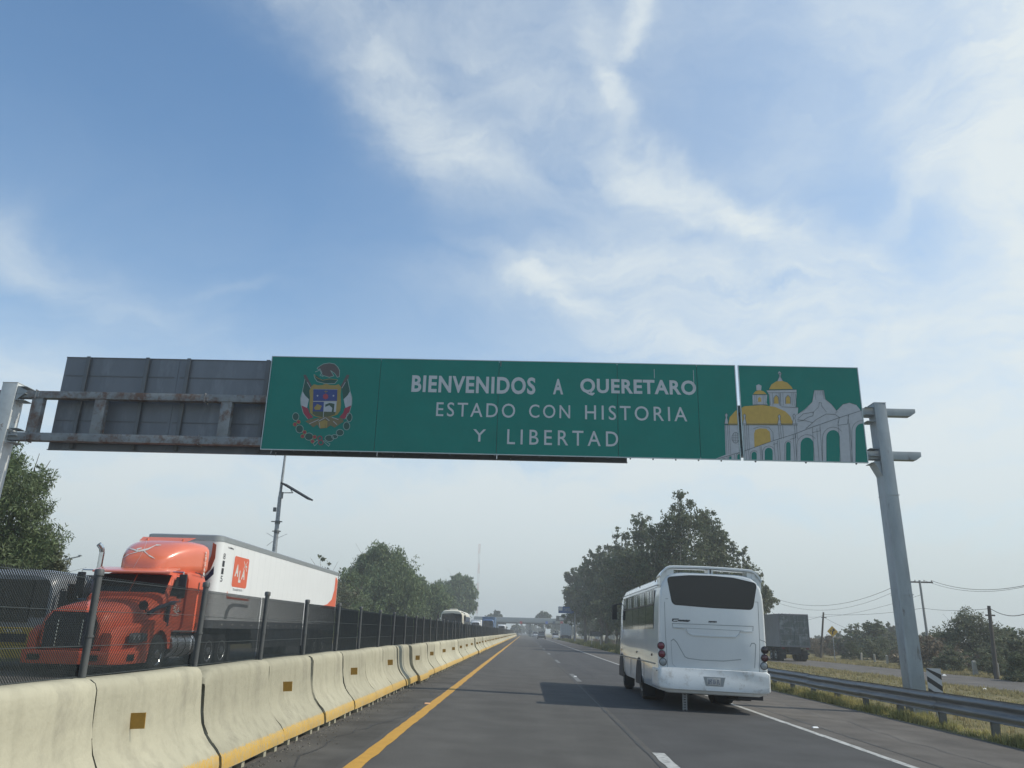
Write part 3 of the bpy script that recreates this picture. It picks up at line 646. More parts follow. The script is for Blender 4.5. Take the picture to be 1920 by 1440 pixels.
# church and aqueduct, running across both signs
def Q(pts): return [(1300+x/4.174, 660+y/4.174) for x, y in pts]
wl_, gl_ = am('drawing_white', (.42, .44, .46)), am('drawing_line', (.10, .12, .12))
for root, kw in ((ws, dict(x_hi=XS[-1]-.01)), (pan, dict(x_lo=PX0+.01, x_hi=PX1-.01))):
    A = Art(root)
    def P(p, m, l): A.poly(Q(p), m, l, **kw)
    def T(p, l=6, w=.75, c=False): A.stroke(Q(p), w, gl_, l, c, **kw)
    mount = [(800, 495), (870, 450), (930, 390), (945, 300), (1020, 300), (1032, 370), (1080, 410), (1120, 460), (1170, 410), (1220, 398), (1275, 415), (1320, 470), (1340, 600), (1360, 880), (400, 880), (120, 880), (140, 850), (250, 805), (400, 775), (800, 640)]
    P(mount, wl_, 0)
    P([(245, 570), (815, 570), (820, 880), (255, 880)], wl_, 0)
    P([(572, 300), (806, 295), (808, 330), (800, 430), (820, 435), (812, 580), (600, 440), (590, 330)], wl_, 0)
    P([(463, 335), (578, 335), (572, 400), (585, 415), (465, 415)], wl_, 0); P([(492, 262), (512, 252), (534, 265), (530, 300), (494, 300)], wl_, 0)
    P([(655, 228), (672, 195), (672, 178), (660, 168), (672, 150), (690, 168), (682, 195), (700, 228)], wl_, 0)
    P([(272, 568), (285, 510), (330, 460), (400, 425), (540, 415), (640, 430), (720, 465), (760, 505), (785, 568)], cy_, 2)
    P([(592, 293), (610, 255), (650, 230), (690, 226), (735, 240), (765, 270), (778, 290)], cy_, 2)
    P([(468, 330), (485, 308), (515, 298), (550, 308), (572, 330)], cy_, 2)
    for (x, y) in ((632, 340), (724, 340)): P([(x, y+65), (x, y+20), (x+16, y), (x+32, y+20), (x+34, y+65)], cy_, 2); T([(x-3, y+65), (x-3, y+18), (x+16, y-3), (x+36, y+18), (x+38, y+65)])
    P([(506, 390), (506, 362), (518, 352), (530, 362), (532, 390)], cy_, 2); P([(478, 748), (475, 640), (485, 610), (520, 598), (570, 600), (598, 625), (605, 690), (605, 705)], cy_, 2)
    for (x, y) in ((258, 485), (400, 490), (672, 495), (788, 490)): P([(x-14, y+80), (x-9, y+45), (x-4, y+30), (x-10, y+8), (x, y-6), (x+10, y+8), (x+5, y+30), (x+10, y+45), (x+15, y+80)], wl_, 3); T([(x-14, y+80), (x-9, y+45), (x-4, y+30), (x-10, y+8), (x, y-6), (x+10, y+8), (x+5, y+30), (x+10, y+45), (x+15, y+80)])
    T([(245, 572), (815, 572)]); T([(245, 563), (815, 563)]); T([(572, 300), (806, 295)]); T([(578, 320), (806, 318)]); T([(594, 330), (602, 415)]); T([(680, 320), (684, 425)]); T([(800, 330), (806, 430)]); T([(690, 430), (820, 435)]); T([(463, 335), (578, 335)]); T([(468, 413), (585, 413)])
    for x in (480, 495, 545, 560): T([(x, 338), (x+2, 410)], w=.5)
    for x in (618, 670, 700, 770, 785): T([(x, 322), (x+4, 420)], w=.5)
    T([(655, 228), (672, 195), (672, 165)]); T([(700, 228), (682, 195), (686, 165)]); T([(660, 168), (694, 168)])
    for x in (262, 278, 292): T([(x-12, 575), (x, 800)], w=.55)
    for x in (385, 400, 415, 430, 665, 680, 698, 790, 806): T([(x, 575), (x+8, 770 if x < 500 else 680)], w=.55)
    T(circ(330, 672, 28, 42), c=True)
    for dx in (-14, 0, 14): T([(330+dx, 635), (330+dx, 710)], w=.4)
    for dy in (-20, 0, 20): T([(304, 672+dy), (356, 672+dy)], w=.4)
    T([(470, 600), (520, 585), (590, 590), (622, 630), (625, 690)], w=.7)
    # the aqueduct
    P([(140, 852), (400, 775), (800, 640), (1320, 458), (1362, 880), (150, 880)], wl_, 4)
    T([(140, 852), (400, 775), (640, 690), (800, 640), (920, 592), (1140, 515), (1325, 455)], 8, .9)
    arches = [(228, 250, 838, 850), (280, 298, 818, 850), (343, 375, 798, 850), (455, 495, 782, 858), (558, 620, 750, 862), (725, 760, 705, 866), (838, 940, 670, 868), (1040, 1145, 612, 870), (1268, 1370, 560, 875)]
    for (a, b, t_, bt) in arches:
        h = (b-a)*.55; P([(a, bt+30)]+[((a+b)/2-(b-a)/2*math.cos(u), t_+h-h*math.sin(u)) for u in [math.pi*i/12 for i in range(13)]]+[(b, bt+30)], green, 7)
        m_ = (b-a)*.14; T([(a-m_*2, bt), (a-m_*2, t_+h)]+[((a+b)/2-((b-a)/2+m_*2)*math.cos(u), t_+h-(h+m_*1.6)*math.sin(u)) for u in [math.pi*i/10 for i in range(1, 9)]], 8, .7)
    for (x, y0) in ((262, 818), (320, 800), (410, 772), (430, 768), (520, 738), (530, 738), (630, 705), (655, 700), (670, 690), (780, 650), (795, 648), (930, 592), (965, 600), (990, 575), (1130, 540), (1210, 492), (1222, 560)): T([(x, y0), (x+12+(x-600)*.02, 870)], 8, .6)
    T([(930, 632), (990, 618), (990, 575)], 8); T([(755, 685), (800, 672), (800, 640)], 8); T([(625, 725), (655, 715), (658, 695)], 8); T([(1130, 575), (1205, 565), (1215, 492)], 8); T([(1130, 575), (1140, 515)], 8)
    T([(800, 495), (870, 455), (930, 390), (945, 300), (1020, 300), (1032, 370), (1080, 410), (1120, 460), (1170, 410), (1220, 398), (1275, 415)], 5, .5)
    T([(815, 530), (860, 535), (900, 510), (935, 500), (940, 470), (860, 485), (820, 520)], 5, .8); T([(880, 600), (960, 530), (1040, 485), (1110, 490), (1145, 515)], 5, .8); T([(815, 545), (870, 535), (935, 555)], 5, .6); T([(930, 480), (980, 430), (985, 395), (1000, 395), (1005, 425), (1040, 470)], 5, .6); T([(950, 300), (958, 375)], 5, .5); T([(1015, 300), (1022, 370)], 5, .5); T([(1110, 480), (1125, 465)], 5, .6)
    for x in (968, 982, 996, 1010): T([(x, 305), (x+1, 335)], 5, .4)
    A.done({'sheeting_drawing_white': 'drawing_wall', 'sheeting_yellow': 'drawing_dome', 'sheeting_drawing_line': 'drawing_outline', 'sign_green': 'drawing_arch'})
# --- the sign for the other direction, seen from behind
BY = 21.62
bs = empty('reversed_sign', (-5.5, BY, 6), label='back of a long grey overhead sign facing the oncoming traffic, bare ribs showing', cat='road sign')
bx0, bx1, bz0, bz1 = at(92, 830, Y=BY)[0], at(1176, 866, Y=BY)[0], 6.045, at(300, 674, Y=BY)[2]
cuts = [bx0] + [at(x, 750, Y=BY)[0] for x in (325, 520, 715, 935)] + [bx1]
for a, b in zip(cuts[:-1], cuts[1:]):
    g = MB(); g.box(a+.005, b-.005, BY, BY+.02, bz0, bz1); o = g.build('panel', backm, bs); local(bs, o)
for px in (160, 272, 350, 500, 640, 800, 960, 1110):
    x = at(px, 720, Y=BY)[0]; g = MB(); g.box(x-.055, x+.055, BY-.022, BY-.014, bz0+.03, bz1+.02); g.box(x-.012, x+.012, BY-.090, BY-.022, bz0+.03, bz1+.02); g.box(x-.055, x+.055, BY-.098, BY-.090, bz0+.03, bz1+.02)
    o = g.build('rib', backr, bs); local(bs, o)
hh_ = bz1-bz0
for fz in (.205, .455, .695, .93):
    for a, b in zip(cuts[:-1], cuts[1:]):
        g = MB(); g.box(a+.08, b-.08, BY-.013, BY-.001, bz0+hh_*(1-fz), bz0+hh_*(1-fz)+.035); o = g.build('stiffener', backr, bs); local(bs, o)
g = MB(); g.box(bx0, bx1, BY-.02, BY+.03, bz1, bz1+.02); g.box(bx0, bx1, BY-.05, BY+.03, bz0-.02, bz0); g.box(cuts[1]-.012, cuts[1]+.012, BY-.012, BY-.002, bz0, bz1+.01); o = g.build('edge_trim', backm, bs); local(bs, o)
g = MB()
for px in (518, 738, 958): x = at(px, 848, Y=BY)[0]; g.box(x-.008, x+.008, BY-.03, BY-.024, bz0-.05, bz0+.06)
[local(bs, o) for o in g.build_each('seam_tab', lett, bs)]

# ================================================================== VEHICLES
class Decal:
    """thin painted or stuck-on shapes: photograph pixels -> a plane of the vehicle, in the vehicle's own coordinates"""
    def __init__(s, root, X=None, Y=None, off=0.004):
        bpy.context.view_layer.update()
        s.root, s.X, s.Y = root, X, Y; s.inv = root.matrix_world.inverted(); s.n = Vector((1, 0, 0)) if X is not None else Vector((0, -1, 0)); s.off = off; s.layers = {}
    def pt(s, q, lay=0): return s.inv @ (Vector(at(q[0], q[1], X=s.X, Y=s.Y)) + s.n*(s.off+.0012*lay))
    def raw(s, P, m):
        bm = bmesh.new(); vs = [bm.verts.new(p) for p in P]
        try: bm.faces.new(vs)
        except ValueError: bm.free(); return
        bm.normal_update(); bmesh.ops.triangulate(bm, faces=bm.faces, ngon_method='EAR_CLIP'); o = {v: i for i, v in enumerate(bm.verts)}
        s.layers.setdefault(m, MB()).add([v.co[:] for v in bm.verts], [tuple(o[v] for v in f.verts) for f in bm.faces]); bm.free()
    def poly(s, px, m, lay=0): s.raw([s.pt(q, lay) for q in px], m)
    def stroke(s, px, w, m, lay=0, closed=False):
        pts = [s.pt(q, lay) for q in px]+([s.pt(px[0], lay)] if closed else []); s.line(pts, w, m)
    def line(s, pts, w, m):                                # w in metres
        g = s.layers.setdefault(m, MB())
        for a, b in zip(pts[:-1], pts[1:]):
            a, b = Vector(a), Vector(b); d = (b-a); t = d.cross(s.n)
            if t.length < 1e-6: continue
            t = t.normalized()*w/2; e = d.normalized()*w*.3
            g.add([a+t-e, b+t+e, b-t+e, a-t-e], [(0, 1, 2, 3)])
    def done(s, names, parent=None):
        for m, g in s.layers.items():
            nm = names.get(m.name, 'marking')
            os_ = g.build_each(nm, m, s.root, fix=False) if nm == 'orange_marking' else [obj(nm, g.mesh('marking', m), s.root)]
            for o in os_:
                if parent: o.parent = parent

def tyre(parent, x, y, r=.50, w=.26, side=1, rim=None, dual=False, rimr=.62):
    """wheel with its hub facing side*x"""
    g = MB(); ww = w*(2.15 if dual else 1)
    g.lathe((x-side*ww/2, y, r), (side, 0, 0), [(0, r*.60), (0, r*.90), (.03, r*.985), (.06, r), (ww-.06, r), (ww-.03, r*.985), (ww, r*.90), (ww-.01, r*rimr)], 30)
    o = g.build('wheel', dark, parent, smooth=True)
    g = MB(); xo = x+side*(ww/2)
    g.lathe((xo-side*.10, y, r), (side, 0, 0), [(0, r*.58), (.09, r*rimr), (.105, r*rimr), (.10, r*.55), (.05, r*.46), (.055, r*.25), (.12, r*.22), (.13, r*.08)], 24)
    for i in range(8): a = i*math.pi/4; g.tube((xo-side*.05, y+math.cos(a)*r*.35, r+math.sin(a)*r*.35), (xo-side*.02, y+math.cos(a)*r*.35, r+math.sin(a)*r*.35), .018, n=6)
    g.build('rim', rim or alu, o, smooth=True); return o
def sheet(name, pts, m, parent, d=(0, -.012, 0), bevel=0.0):
    g = MB(); g.prism(pts, d); return g.build(name, m, parent, bevel=bevel)

# ------------------------------------------------------------------ the white bus ahead
bus = empty('white_bus', (4.15, 18.4, gz(4.15)), (0, .025, 0), label='plain white midi bus seen from behind, dark rear window and round tail lights', cat='bus')
bpy.context.view_layer.update()
wbus = mat('bus_white_paint', (0.68, 0.70, 0.69), .22, coat=.7, var=.05, vscale=1.1, col2=(.50, .49, .45), thr=(.64, .86), streak=(1, 1, .4))
wdirty = mat('bus_bumper_white', (0.66, 0.68, 0.67), .35, coat=.3, var=.08, vscale=2, col2=(.36, .33, .28), thr=(.54, .74))
def bring(y, s, top=2.97, bot=.36): h = (top-bot)/2; c = (top+bot)/2; return [(x*s, y, c+(z-c)*s) for x, y, z in ring(0, c, 1.165, h, y, 6, 16, 64, hwb=1.225)]
g = MB(); g.loft([bring(y, s) for y, s in ((0, .955), (.010, .975), (.028, .989), (.06, .997), (.10, 1), (2.5, 1), (5, 1), (7.2, 1), (7.5, .985), (7.72, .955), (7.82, .90))])
body = g.build('body', wbus, bus, smooth=True)
g = MB(); br = lambda y, s: [(x*s, y, .67+(z-.67)*s) for x, y, z in ring(0, .67, 1.232, .225, y, 14, 14, 64)]
g.loft([br(-.085, .965), br(-.078, .985), br(-.06, .997), br(-.04, 1), br(.75, 1.0)]); bump = g.build('bumper', wdirty, bus, smooth=True)
g = MB(); g.prism([(-.24, -.087, .74), (.24, -.087, .74), (.19, -.087, .55), (-.19, -.087, .55)], (0, .004, 0)); g.build('plate_recess', mat('recess_grey', (.30, .31, .30), .6, var=.1), bump)
g = MB(); g.box(-.17, .13, -.094, -.088, .572, .722); pl_ = g.build('licence_plate', mat('plate_white', (.50, .50, .48), .5, var=.1, vscale=20, col2=(.35, .33, .30)), bump, bevel=.002)
# spoiler with its long slots
bz = lambda x: 3.125 - .03*(x/1.1)**2 - .22*max(0, (abs(x)-.90)/.27)**2.2
g = MB(); xs_ = [-1.165+2.33*i/30 for i in range(31)]
outer = [(x, bz(x)) for x in xs_]; inner = [(x*.985, bz(x)-.06) for x in xs_]
rings_ = []
for (xo, zo), (xi, zi) in zip(outer, inner): rings_.append([(xo, .02, zo-.015), (xo, .06, zo), (xo, .50, zo-.03), (xi, .50, zi), (xi, .05, zi-.005), (xi, .02, zi+.01)])
g.loft(rings_); spo = g.build('spoiler', wbus, bus, smooth=True)
g = MB()
for x in (-.98, -.02, .02, .98): g.box(x-.035, x+.035, .05, .42, 2.88, bz(x)-.07)
for s_ in (-1, 1):
    xs2 = [.84+.325*i/6 for i in range(7)]; pr_ = [(s_*x*.99, bz(x)-.05) for x in xs2]+[(s_*1.15, 2.62), (s_*1.03, 2.82), (s_*.84, 2.90)]
    g.prism([(x, .07, z) for x, z in pr_], (0, .38, 0))
g.build_each('spoiler_strut', wbus, spo)
g = MB(); g.box(-.20, .20, .015, .05, 2.885, 2.915); g.build('brake_light', mat('dark_red_lens', (.07, .01, .012), .3), spo)
# rear window
def rounded(pts, r, n=5):
    out = []
    for i in range(len(pts)):
        p, a, b = Vector(pts[i]), Vector(pts[i-1]), Vector(pts[(i+1) % len(pts)]); u, v = (a-p), (b-p); rr = min(r, u.length*.45, v.length*.45); s_, e_ = p+u.normalized()*rr, p+v.normalized()*rr
        for k in range(n+1): t = k/n; out.append(tuple((1-t)**2*s_+2*t*(1-t)*p+t*t*e_))
    return out
wtop = [(-1.005+2.01*i/10, -.004, 2.845-.045*(2*i/10-1)**2-.03*(i/10)) for i in range(11)]
wp = rounded([(-1.0, -.004, 2.83), (-.88, -.004, 2.24), (0, -.004, 2.215), (.915, -.004, 2.215), (1.03, -.004, 2.79), (.5, -.004, 2.885), (0, -.004, 2.905), (-.5, -.004, 2.89)], .10, 6)
g = MB(); g.prism([(x*1.012, -.001, 2.52+(z-2.52)*1.035) for x, y, z in wp], (0, .01, 0)); rw = g.build('window_seal', mat('black_seal', (.01, .01, .01), .6), bus)
g = MB(); g.prism(wp, (0, -.006, 0)); g.build('rear_window', glass('bus_rear_glass', (.004, .006, .010), .22), bus)
gro = mat('panel_gap', (.16, .17, .17), .8); edg = mat('pressing_shade', (.30, .32, .32), .6)  # second grey: shade along the pressings, drawn as flat strokes
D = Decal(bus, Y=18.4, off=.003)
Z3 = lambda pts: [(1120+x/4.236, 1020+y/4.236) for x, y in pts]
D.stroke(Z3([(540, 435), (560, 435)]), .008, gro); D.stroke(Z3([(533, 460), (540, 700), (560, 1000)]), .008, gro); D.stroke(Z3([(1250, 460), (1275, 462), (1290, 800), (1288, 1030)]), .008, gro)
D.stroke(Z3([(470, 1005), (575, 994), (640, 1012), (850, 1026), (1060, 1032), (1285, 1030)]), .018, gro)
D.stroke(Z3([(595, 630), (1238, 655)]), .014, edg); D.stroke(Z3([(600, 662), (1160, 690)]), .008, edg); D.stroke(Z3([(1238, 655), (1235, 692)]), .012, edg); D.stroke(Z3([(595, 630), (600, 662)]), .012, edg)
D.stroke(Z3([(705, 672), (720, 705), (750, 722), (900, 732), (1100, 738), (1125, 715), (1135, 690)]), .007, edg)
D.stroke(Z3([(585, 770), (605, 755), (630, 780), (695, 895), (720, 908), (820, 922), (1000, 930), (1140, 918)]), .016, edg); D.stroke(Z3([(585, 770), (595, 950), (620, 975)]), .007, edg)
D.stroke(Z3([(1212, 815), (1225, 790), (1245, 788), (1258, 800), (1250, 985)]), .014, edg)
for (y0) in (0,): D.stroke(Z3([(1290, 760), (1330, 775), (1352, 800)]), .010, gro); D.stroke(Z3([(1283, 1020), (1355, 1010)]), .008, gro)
def ledge(pts, h=.012, d=.022):
    g = MB(); P = [D.pt(q_) for q_ in Z3(pts)]
    for a, c in zip(P[:-1], P[1:]): g.prism([(a.x, .0, a.z), (c.x, .0, c.z), (c.x, .0, c.z-h), (a.x, .0, a.z-h)], (0, -d, 0))
    g.build('pressed_ledge', wbus, bus)
ledge([(705, 680), (722, 707), (750, 722), (900, 732), (1100, 738), (1125, 718)]); ledge([(1135, 692), (1235, 696)]); ledge([(1070, 997), (1220, 990)], .008); ledge([(600, 664), (700, 668)], .006)
bk = mat('badge_black', (.03, .03, .03), .5)
D.poly(Z3([(595, 592), (648, 592), (644, 600), (606, 601), (602, 612), (592, 612)]), bk); D.poly(Z3([(640, 602), (738, 606), (736, 612), (716, 619), (640, 612)]), bk); D.poly(Z3([(592, 612), (640, 608), (636, 617), (600, 616)]), bk)
for i in range(8): D.stroke(Z3([(652+i*11, 600), (648+i*11, 616)]), .010, bk, 1)
D.poly(Z3([(883, 613), (948, 615), (948, 622), (883, 619)]), bk)
for i in range(6): D.stroke(Z3([(888+i*11, 612), (887+i*11, 626)]), .014, bk, 1)
D.done({'panel_gap': 'panel_gap', 'pressing_shade': 'pressing_shade', 'badge_black': 'badge'})
DP = Decal(bus, Y=18.4, off=.105)
pk = mat('plate_ink', (.13, .15, .20), .6)
for i, x in enumerate((-.135, -.105, -.075, -.02, .01, .065, .095)):
    o0 = Vector((x, -.0955, .60)); DP.line([o0, o0+Vector((.0, 0, .085))], .013, pk); DP.line([o0+Vector((0, 0, .04*(i % 3))), o0+Vector((.02, 0, .04*(i % 3)))], .012, pk)
DP.done({'plate_ink': 'plate_lettering'}, bump)
redl = mat('tail_lens_red', (.14, .010, .025), .25, coat=.5, var=.15, vscale=30); darkl = mat('tail_lens_dark', (.035, .02, .022), .25, coat=.5); clearl = mat('tail_lens_clear', (.26, .28, .28), .3, coat=.5, var=.2, vscale=25)
for i, (px, py, m) in enumerate(((1239.2, 1210.7, redl), (1240.9, 1225.9, redl), (1242.8, 1240.7, clearl), (1434, 1219, darkl), (1433.7, 1234, mat('tail_lens_maroon', (.07, .015, .02), .25, coat=.5)), (1432.5, 1249, clearl))):
    P = D.pt((px, py)); g = MB(); g.lathe((P.x, .004, P.z), (0, -1, 0), [(0, .083), (.02, .083), (.024, .074), (.012, .070)], 24); tl = g.build('tail_light', bk, bus, smooth=True)
    g = MB(); g.lathe((P.x, .0, P.z), (0, -1, 0), [(0, .070), (.014, .070), (.024, .05), (.028, .0)], 24); g.build('lens', m, tl, smooth=True)
# left side: lower big glass, sliding uppers, grooves
sx = lambda z: -(1.225+(1.165-1.225)*((z-.46)/2.47))
g = MB()
for (ya, yb) in ((.75, 2.0), (2.03, 3.25), (3.28, 4.5), (4.53, 5.75), (5.78, 6.75)):
    for side in (-1, 1):
        g = MB(); P = [(side*-sx(z)*-1 if False else side*(-sx(z)+.004), y, z) for (y, z) in ((ya, 1.70), (yb, 1.70), (yb, 2.60), (ya, 2.60))]
        g.prism(P, (side*.006, 0, 0)); f_ = g.build('side_window', winglass, bus)
        g = MB()
        for y in (ya+.28, (ya+yb)/2+.06): g.prism([(side*(-sx(z)+.011), yy, z) for (yy, z) in ((y, 2.27), (y+.30, 2.27), (y+.30, 2.575), (y, 2.575))], (side*.008, 0, 0))
        g.build('sliding_pane', mat('pane_light', (.30, .31, .31), .2, coat=.6), f_)
        g = MB(); g.prism([(side*(-sx(2.25)+.010), ya, 2.235), (side*(-sx(2.25)+.010), yb, 2.235), (side*(-sx(2.25)+.010), yb, 2.262), (side*(-sx(2.25)+.010), ya, 2.262)], (side*.01, 0, 0)); g.build('window_rail', bk, f_)
g = MB()
for side in (-1, 1):
    g.prism([(side*1.222, .4, .93), (side*1.222, 7.2, .93), (side*1.222, 7.2, .955), (side*1.222, .4, .955)], (side*.01, 0, 0))
    for y in (2.1, 4.6, 6.1): g.box(side*1.226-.004, side*1.226+.004, y, y+.012, .50, .94)
    g.prism([(side*1.168, .3, 2.66), (side*1.168, 7.3, 2.66), (side*1.168, 7.3, 2.68), (side*1.168, .3, 2.68)], (side*.01, 0, 0))
g.build('side_trim', mat('trim_grey', (.22, .22, .21), .5), bus)
g = MB()
for y in (.6, 3.2, 6.5): g.lathe((-1.165, y, 2.78), (-1, 0, 0), [(0, .03), (.02, .025)], 10); g.lathe((-1.215, y+.3, 1.12), (-1, 0, 0), [(0, .03), (.016, .025)], 10)
g.build('marker_lamp', mat('lamp_brown', (.06, .03, .02), .4), bus)
for y in (3.05, 6.85):
    for side in (-1, 1):
        g = MB(); pts = [(side*1.221, y-.50, .365)]+[(side*1.221, y+.50*math.cos(a), .50+.50*math.sin(a)) for a in [math.pi-math.pi*i/14 for i in range(15)]]+[(side*1.221, y+.50, .365)]
        g.prism(pts, (side*.008, 0, 0)); g.build('wheel_arch', under, bus)
        tyre(bus, side*(.87 if y < 5 else .99), y, .485, .25, side, rim=mat('steel_rim_grey', (.20, .20, .20), .6, .3), dual=(y < 5))
        g = MB(); g.box(side*1.20-.30 if side > 0 else -1.20-.0, side*1.20 if side > 0 else -.90, y-.62, y-.60, .12, .50); g.build('mud_flap', dark, bus)
g = MB(); g.box(-.45, .45, .5, 7.4, .33, .60); g.box(-1.05, 1.05, .3, 2.2, .38, .50); g.box(.55, 1.1, .10, .55, .30, .46); g.lathe((0, 3.05, .485), (0, 1, 0), [(-.2, .10), (-.1, .19), (.1, .19), (.2, .10)], 16); g.tube((-.9, 3.05, .485), (.9, 3.05, .485), .07); g.box(.72, 1.08, 1.0, 1.9, .22, .45); g.tube((-.45, .3, .36), (-.15, .9, .40), .05)
g.build('chassis', under, bus)
g = MB()
for i in range(9): g.box(-.665, -.555, .128, .142, .03+.052*i, .066+.052*i)
g.box(-.66, -.635, .132, .140, .01, .50); g.box(-.585, -.56, .132, .140, .01, .50); g.build('hanging_strap', mat('strap_grey', (.22, .22, .21), .7), bus)
for side in (-1, 1):
    g = MB(); g.path([(side*1.1, 7.7, 2.5), (side*1.36, 7.95, 2.45)], .02); g.box(side*1.33-.08, side*1.33+.08, 7.9, 8.0, 2.0, 2.45); g.build('mirror', bk, bus, bevel=.02)

# ------------------------------------------------------------------ the orange tractor and its trailer
ora = mat('orange_truck_paint', (0.60, 0.110, 0.052), .45, coat=.15, spec=.3, var=.06, vscale=1.4)
ora_lit = mat('orange_sunlit_paint', (0.74, 0.185, 0.095), .28, coat=.8, var=.05, vscale=1.4)  # the truck's orange with its sunlit tone put into the colour
TX, TY = -11.02, 19.62
trk = empty('semi_truck', (TX, TY, .10), label='orange long-nosed semi truck tractor with a domed roof fairing, coming the other way', cat='truck'); bpy.context.view_layer.update()
def rr(zb, zt_, hw, y, nt=4, nb=6, hwb=None, cx=0, n=40): return ring(cx, (zb+zt_)/2, hw, (zt_-zb)/2, y, nt, nb, n, hwb)
g = MB(); g.loft([rr(.62, 1.42, .70, .02, 3.5, 6), rr(.58, 1.56, .78, .12, 3.5, 6), rr(.56, 1.66, .84, .45, 3.5), rr(.56, 1.78, .92, 1.3, 3.5), rr(.58, 1.90, 1.0, 2.3, 3.8), rr(.60, 1.99, 1.08, 2.95, 4)])
hood = g.build('hood', ora, trk, smooth=True)
for side in (-1, 1):                                        # fenders with open arches
    g = MB(); sec = []
    pts = [(.02, .62), (.02, 1.02), (.25, 1.16), (1.0, 1.22), (1.9, 1.34), (2.6, 1.40), (3.25, 1.30), (3.45, 1.02), (3.47, .62), (3.32, .62)]+[(2.66+.64*math.cos(a), .52+.64*math.sin(a)) for a in [math.pi*i/12 for i in range(1, 12)]]+[(2.02, .60), (1.98, .48), (.2, .48)]
    P0 = [(side*.80, y, z) for y, z in pts]; P1 = [(side*(1.13 if y > .6 else .98), y, z) for y, z in pts]; P2 = [(side*(1.20 if y > .6 else 1.02), y*(.985)+.02, z-(.05 if z > 1 else 0)) for y, z in pts]
    g.loft([P0, P1, P2]); g.build('fender', ora, trk, smooth=True)
    g = MB(); P = [(.62, .80), (.62, 1.02), (1.0, 1.05), (1.72, 1.02), (1.74, .84), (1.1, .78)]; g.prism([(side*1.19, y, z) for y, z in P], (side*.03, 0, 0)); hl = g.build('headlight', mat('headlight_housing', (.05, .05, .055), .3, coat=.5), trk, bevel=.012)
    g = MB(); [g.lathe((side*1.215, y, .92), (side, 0, 0), [(0, .075), (.012, .07), (.014, .05)], 18) for y in (.9, 1.2, 1.48)]; g.build('lamp', mat('lamp_reflector', (.35, .36, .37), .2, .6), hl, smooth=True)
    g = MB(); g.loft([[(-1.20, .35, .30), (-1.05, -.05, .30), (-.6, -.16, .30), (.6, -.16, .30), (1.05, -.05, .30), (1.20, .35, .30), (1.20, 1.95, .30), (-1.20, 1.95, .30)], [(-1.22, .35, .60), (-1.07, -.07, .60), (-.6, -.18, .60), (.6, -.18, .60), (1.07, -.07, .60), (1.22, .35, .60), (1.22, 1.95, .60), (-1.22, 1.95, .60)]])
bm_ = g.build('bumper', ora, trk, bevel=.02)
g = MB(); g.prism([(1.222, y, z) for y, z in ((.65, .38), (.65, .53), (1.05, .53), (1.05, .38))], (.01, 0, 0)); g.box(-.85, -.55, -.19, -.17, .38, .52); g.box(.55, .85, -.19, -.17, .38, .52); g.build('fog_lamp', winglass, bm_)
g = MB(); g.prism([(-.62, -.02, .66), (.62, -.02, .66), (.64, .0, 1.25), (.50, .05, 1.50), (-.50, .05, 1.50), (-.64, .0, 1.25)], (0, -.03, 0)); gr = g.build('grille', under, trk)
g = MB(); [g.box(x-.012, x+.012, -.07, -.05, .70, 1.34) for x in (-.30, .30)]; g.build('grille_bar', chrome, gr)
# cab, sleeper, fairing
g = MB(); g.loft([rr(.95, 2.05, 1.07, 2.80, 8, 8), rr(.95, 2.10, 1.09, 3.0, 8, 8), rr(.95, 2.62, 1.10, 3.42, 6, 8, 1.10), rr(.95, 2.70, 1.10, 3.7, 6, 8), rr(.95, 2.72, 1.10, 4.35, 6, 8)])
cab = g.build('cab', ora, trk, smooth=True)
g = MB(); g.loft([rr(1.0, 2.74, 1.16, 4.30, 10, 10), rr(.98, 2.78, 1.22, 4.38, 10, 10), rr(.98, 2.78, 1.235, 5.5, 10, 10), rr(.98, 2.78, 1.215, 5.58, 10, 10)]); slp = g.build('sleeper', ora, trk, smooth=True)
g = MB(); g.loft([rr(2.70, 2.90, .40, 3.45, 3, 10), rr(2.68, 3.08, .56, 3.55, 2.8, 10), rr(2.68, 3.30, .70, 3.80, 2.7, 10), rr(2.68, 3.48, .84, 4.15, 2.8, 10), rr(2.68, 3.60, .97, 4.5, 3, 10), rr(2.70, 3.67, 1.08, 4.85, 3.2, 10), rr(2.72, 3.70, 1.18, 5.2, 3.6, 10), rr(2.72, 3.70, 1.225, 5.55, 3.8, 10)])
fair = g.build('roof_fairing', ora_lit, trk, smooth=True)
g = MB(); g.prism([(-.80, 5.0, 3.66), (.66, 5.0, 3.66), (.86, 5.25, 3.80), (-.80, 5.25, 3.80)], (0, .02, 0)); [g.box(x, x+.04, 5.05, 5.4, 3.62, 3.74) for x in (-.6, .5)]; g.build('roof_flap', ora_lit, trk)
g = MB(); g.prism([(-1.10, 2.92, 2.60), (1.10, 2.92, 2.60), (1.14, 3.55, 2.74), (-1.14, 3.55, 2.74)], (0, 0, .05)); g.build('sun_visor', ora_lit, trk, bevel=.012)
for x0, x1 in ((-1.0, -.02), (.02, 1.0)):
    g = MB(); g.prism([(x0, 2.985, 2.06), (x1, 2.985, 2.06), (x1*.98, 3.385, 2.58), (x0*.98, 3.385, 2.58)], (0, -.012, .008)); g.build('windshield', winglass, trk)
for side in (-1, 1):
    g = MB(); g.prism([(side*1.102, y, z) for y, z in ((3.16, 2.02), (4.16, 2.02), (4.16, 2.55), (3.48, 2.55), (3.20, 2.14))], (side*.010, 0, 0)); g.build('side_window', winglass, trk)
D = Decal(trk, X=TX+1.105, off=.004)
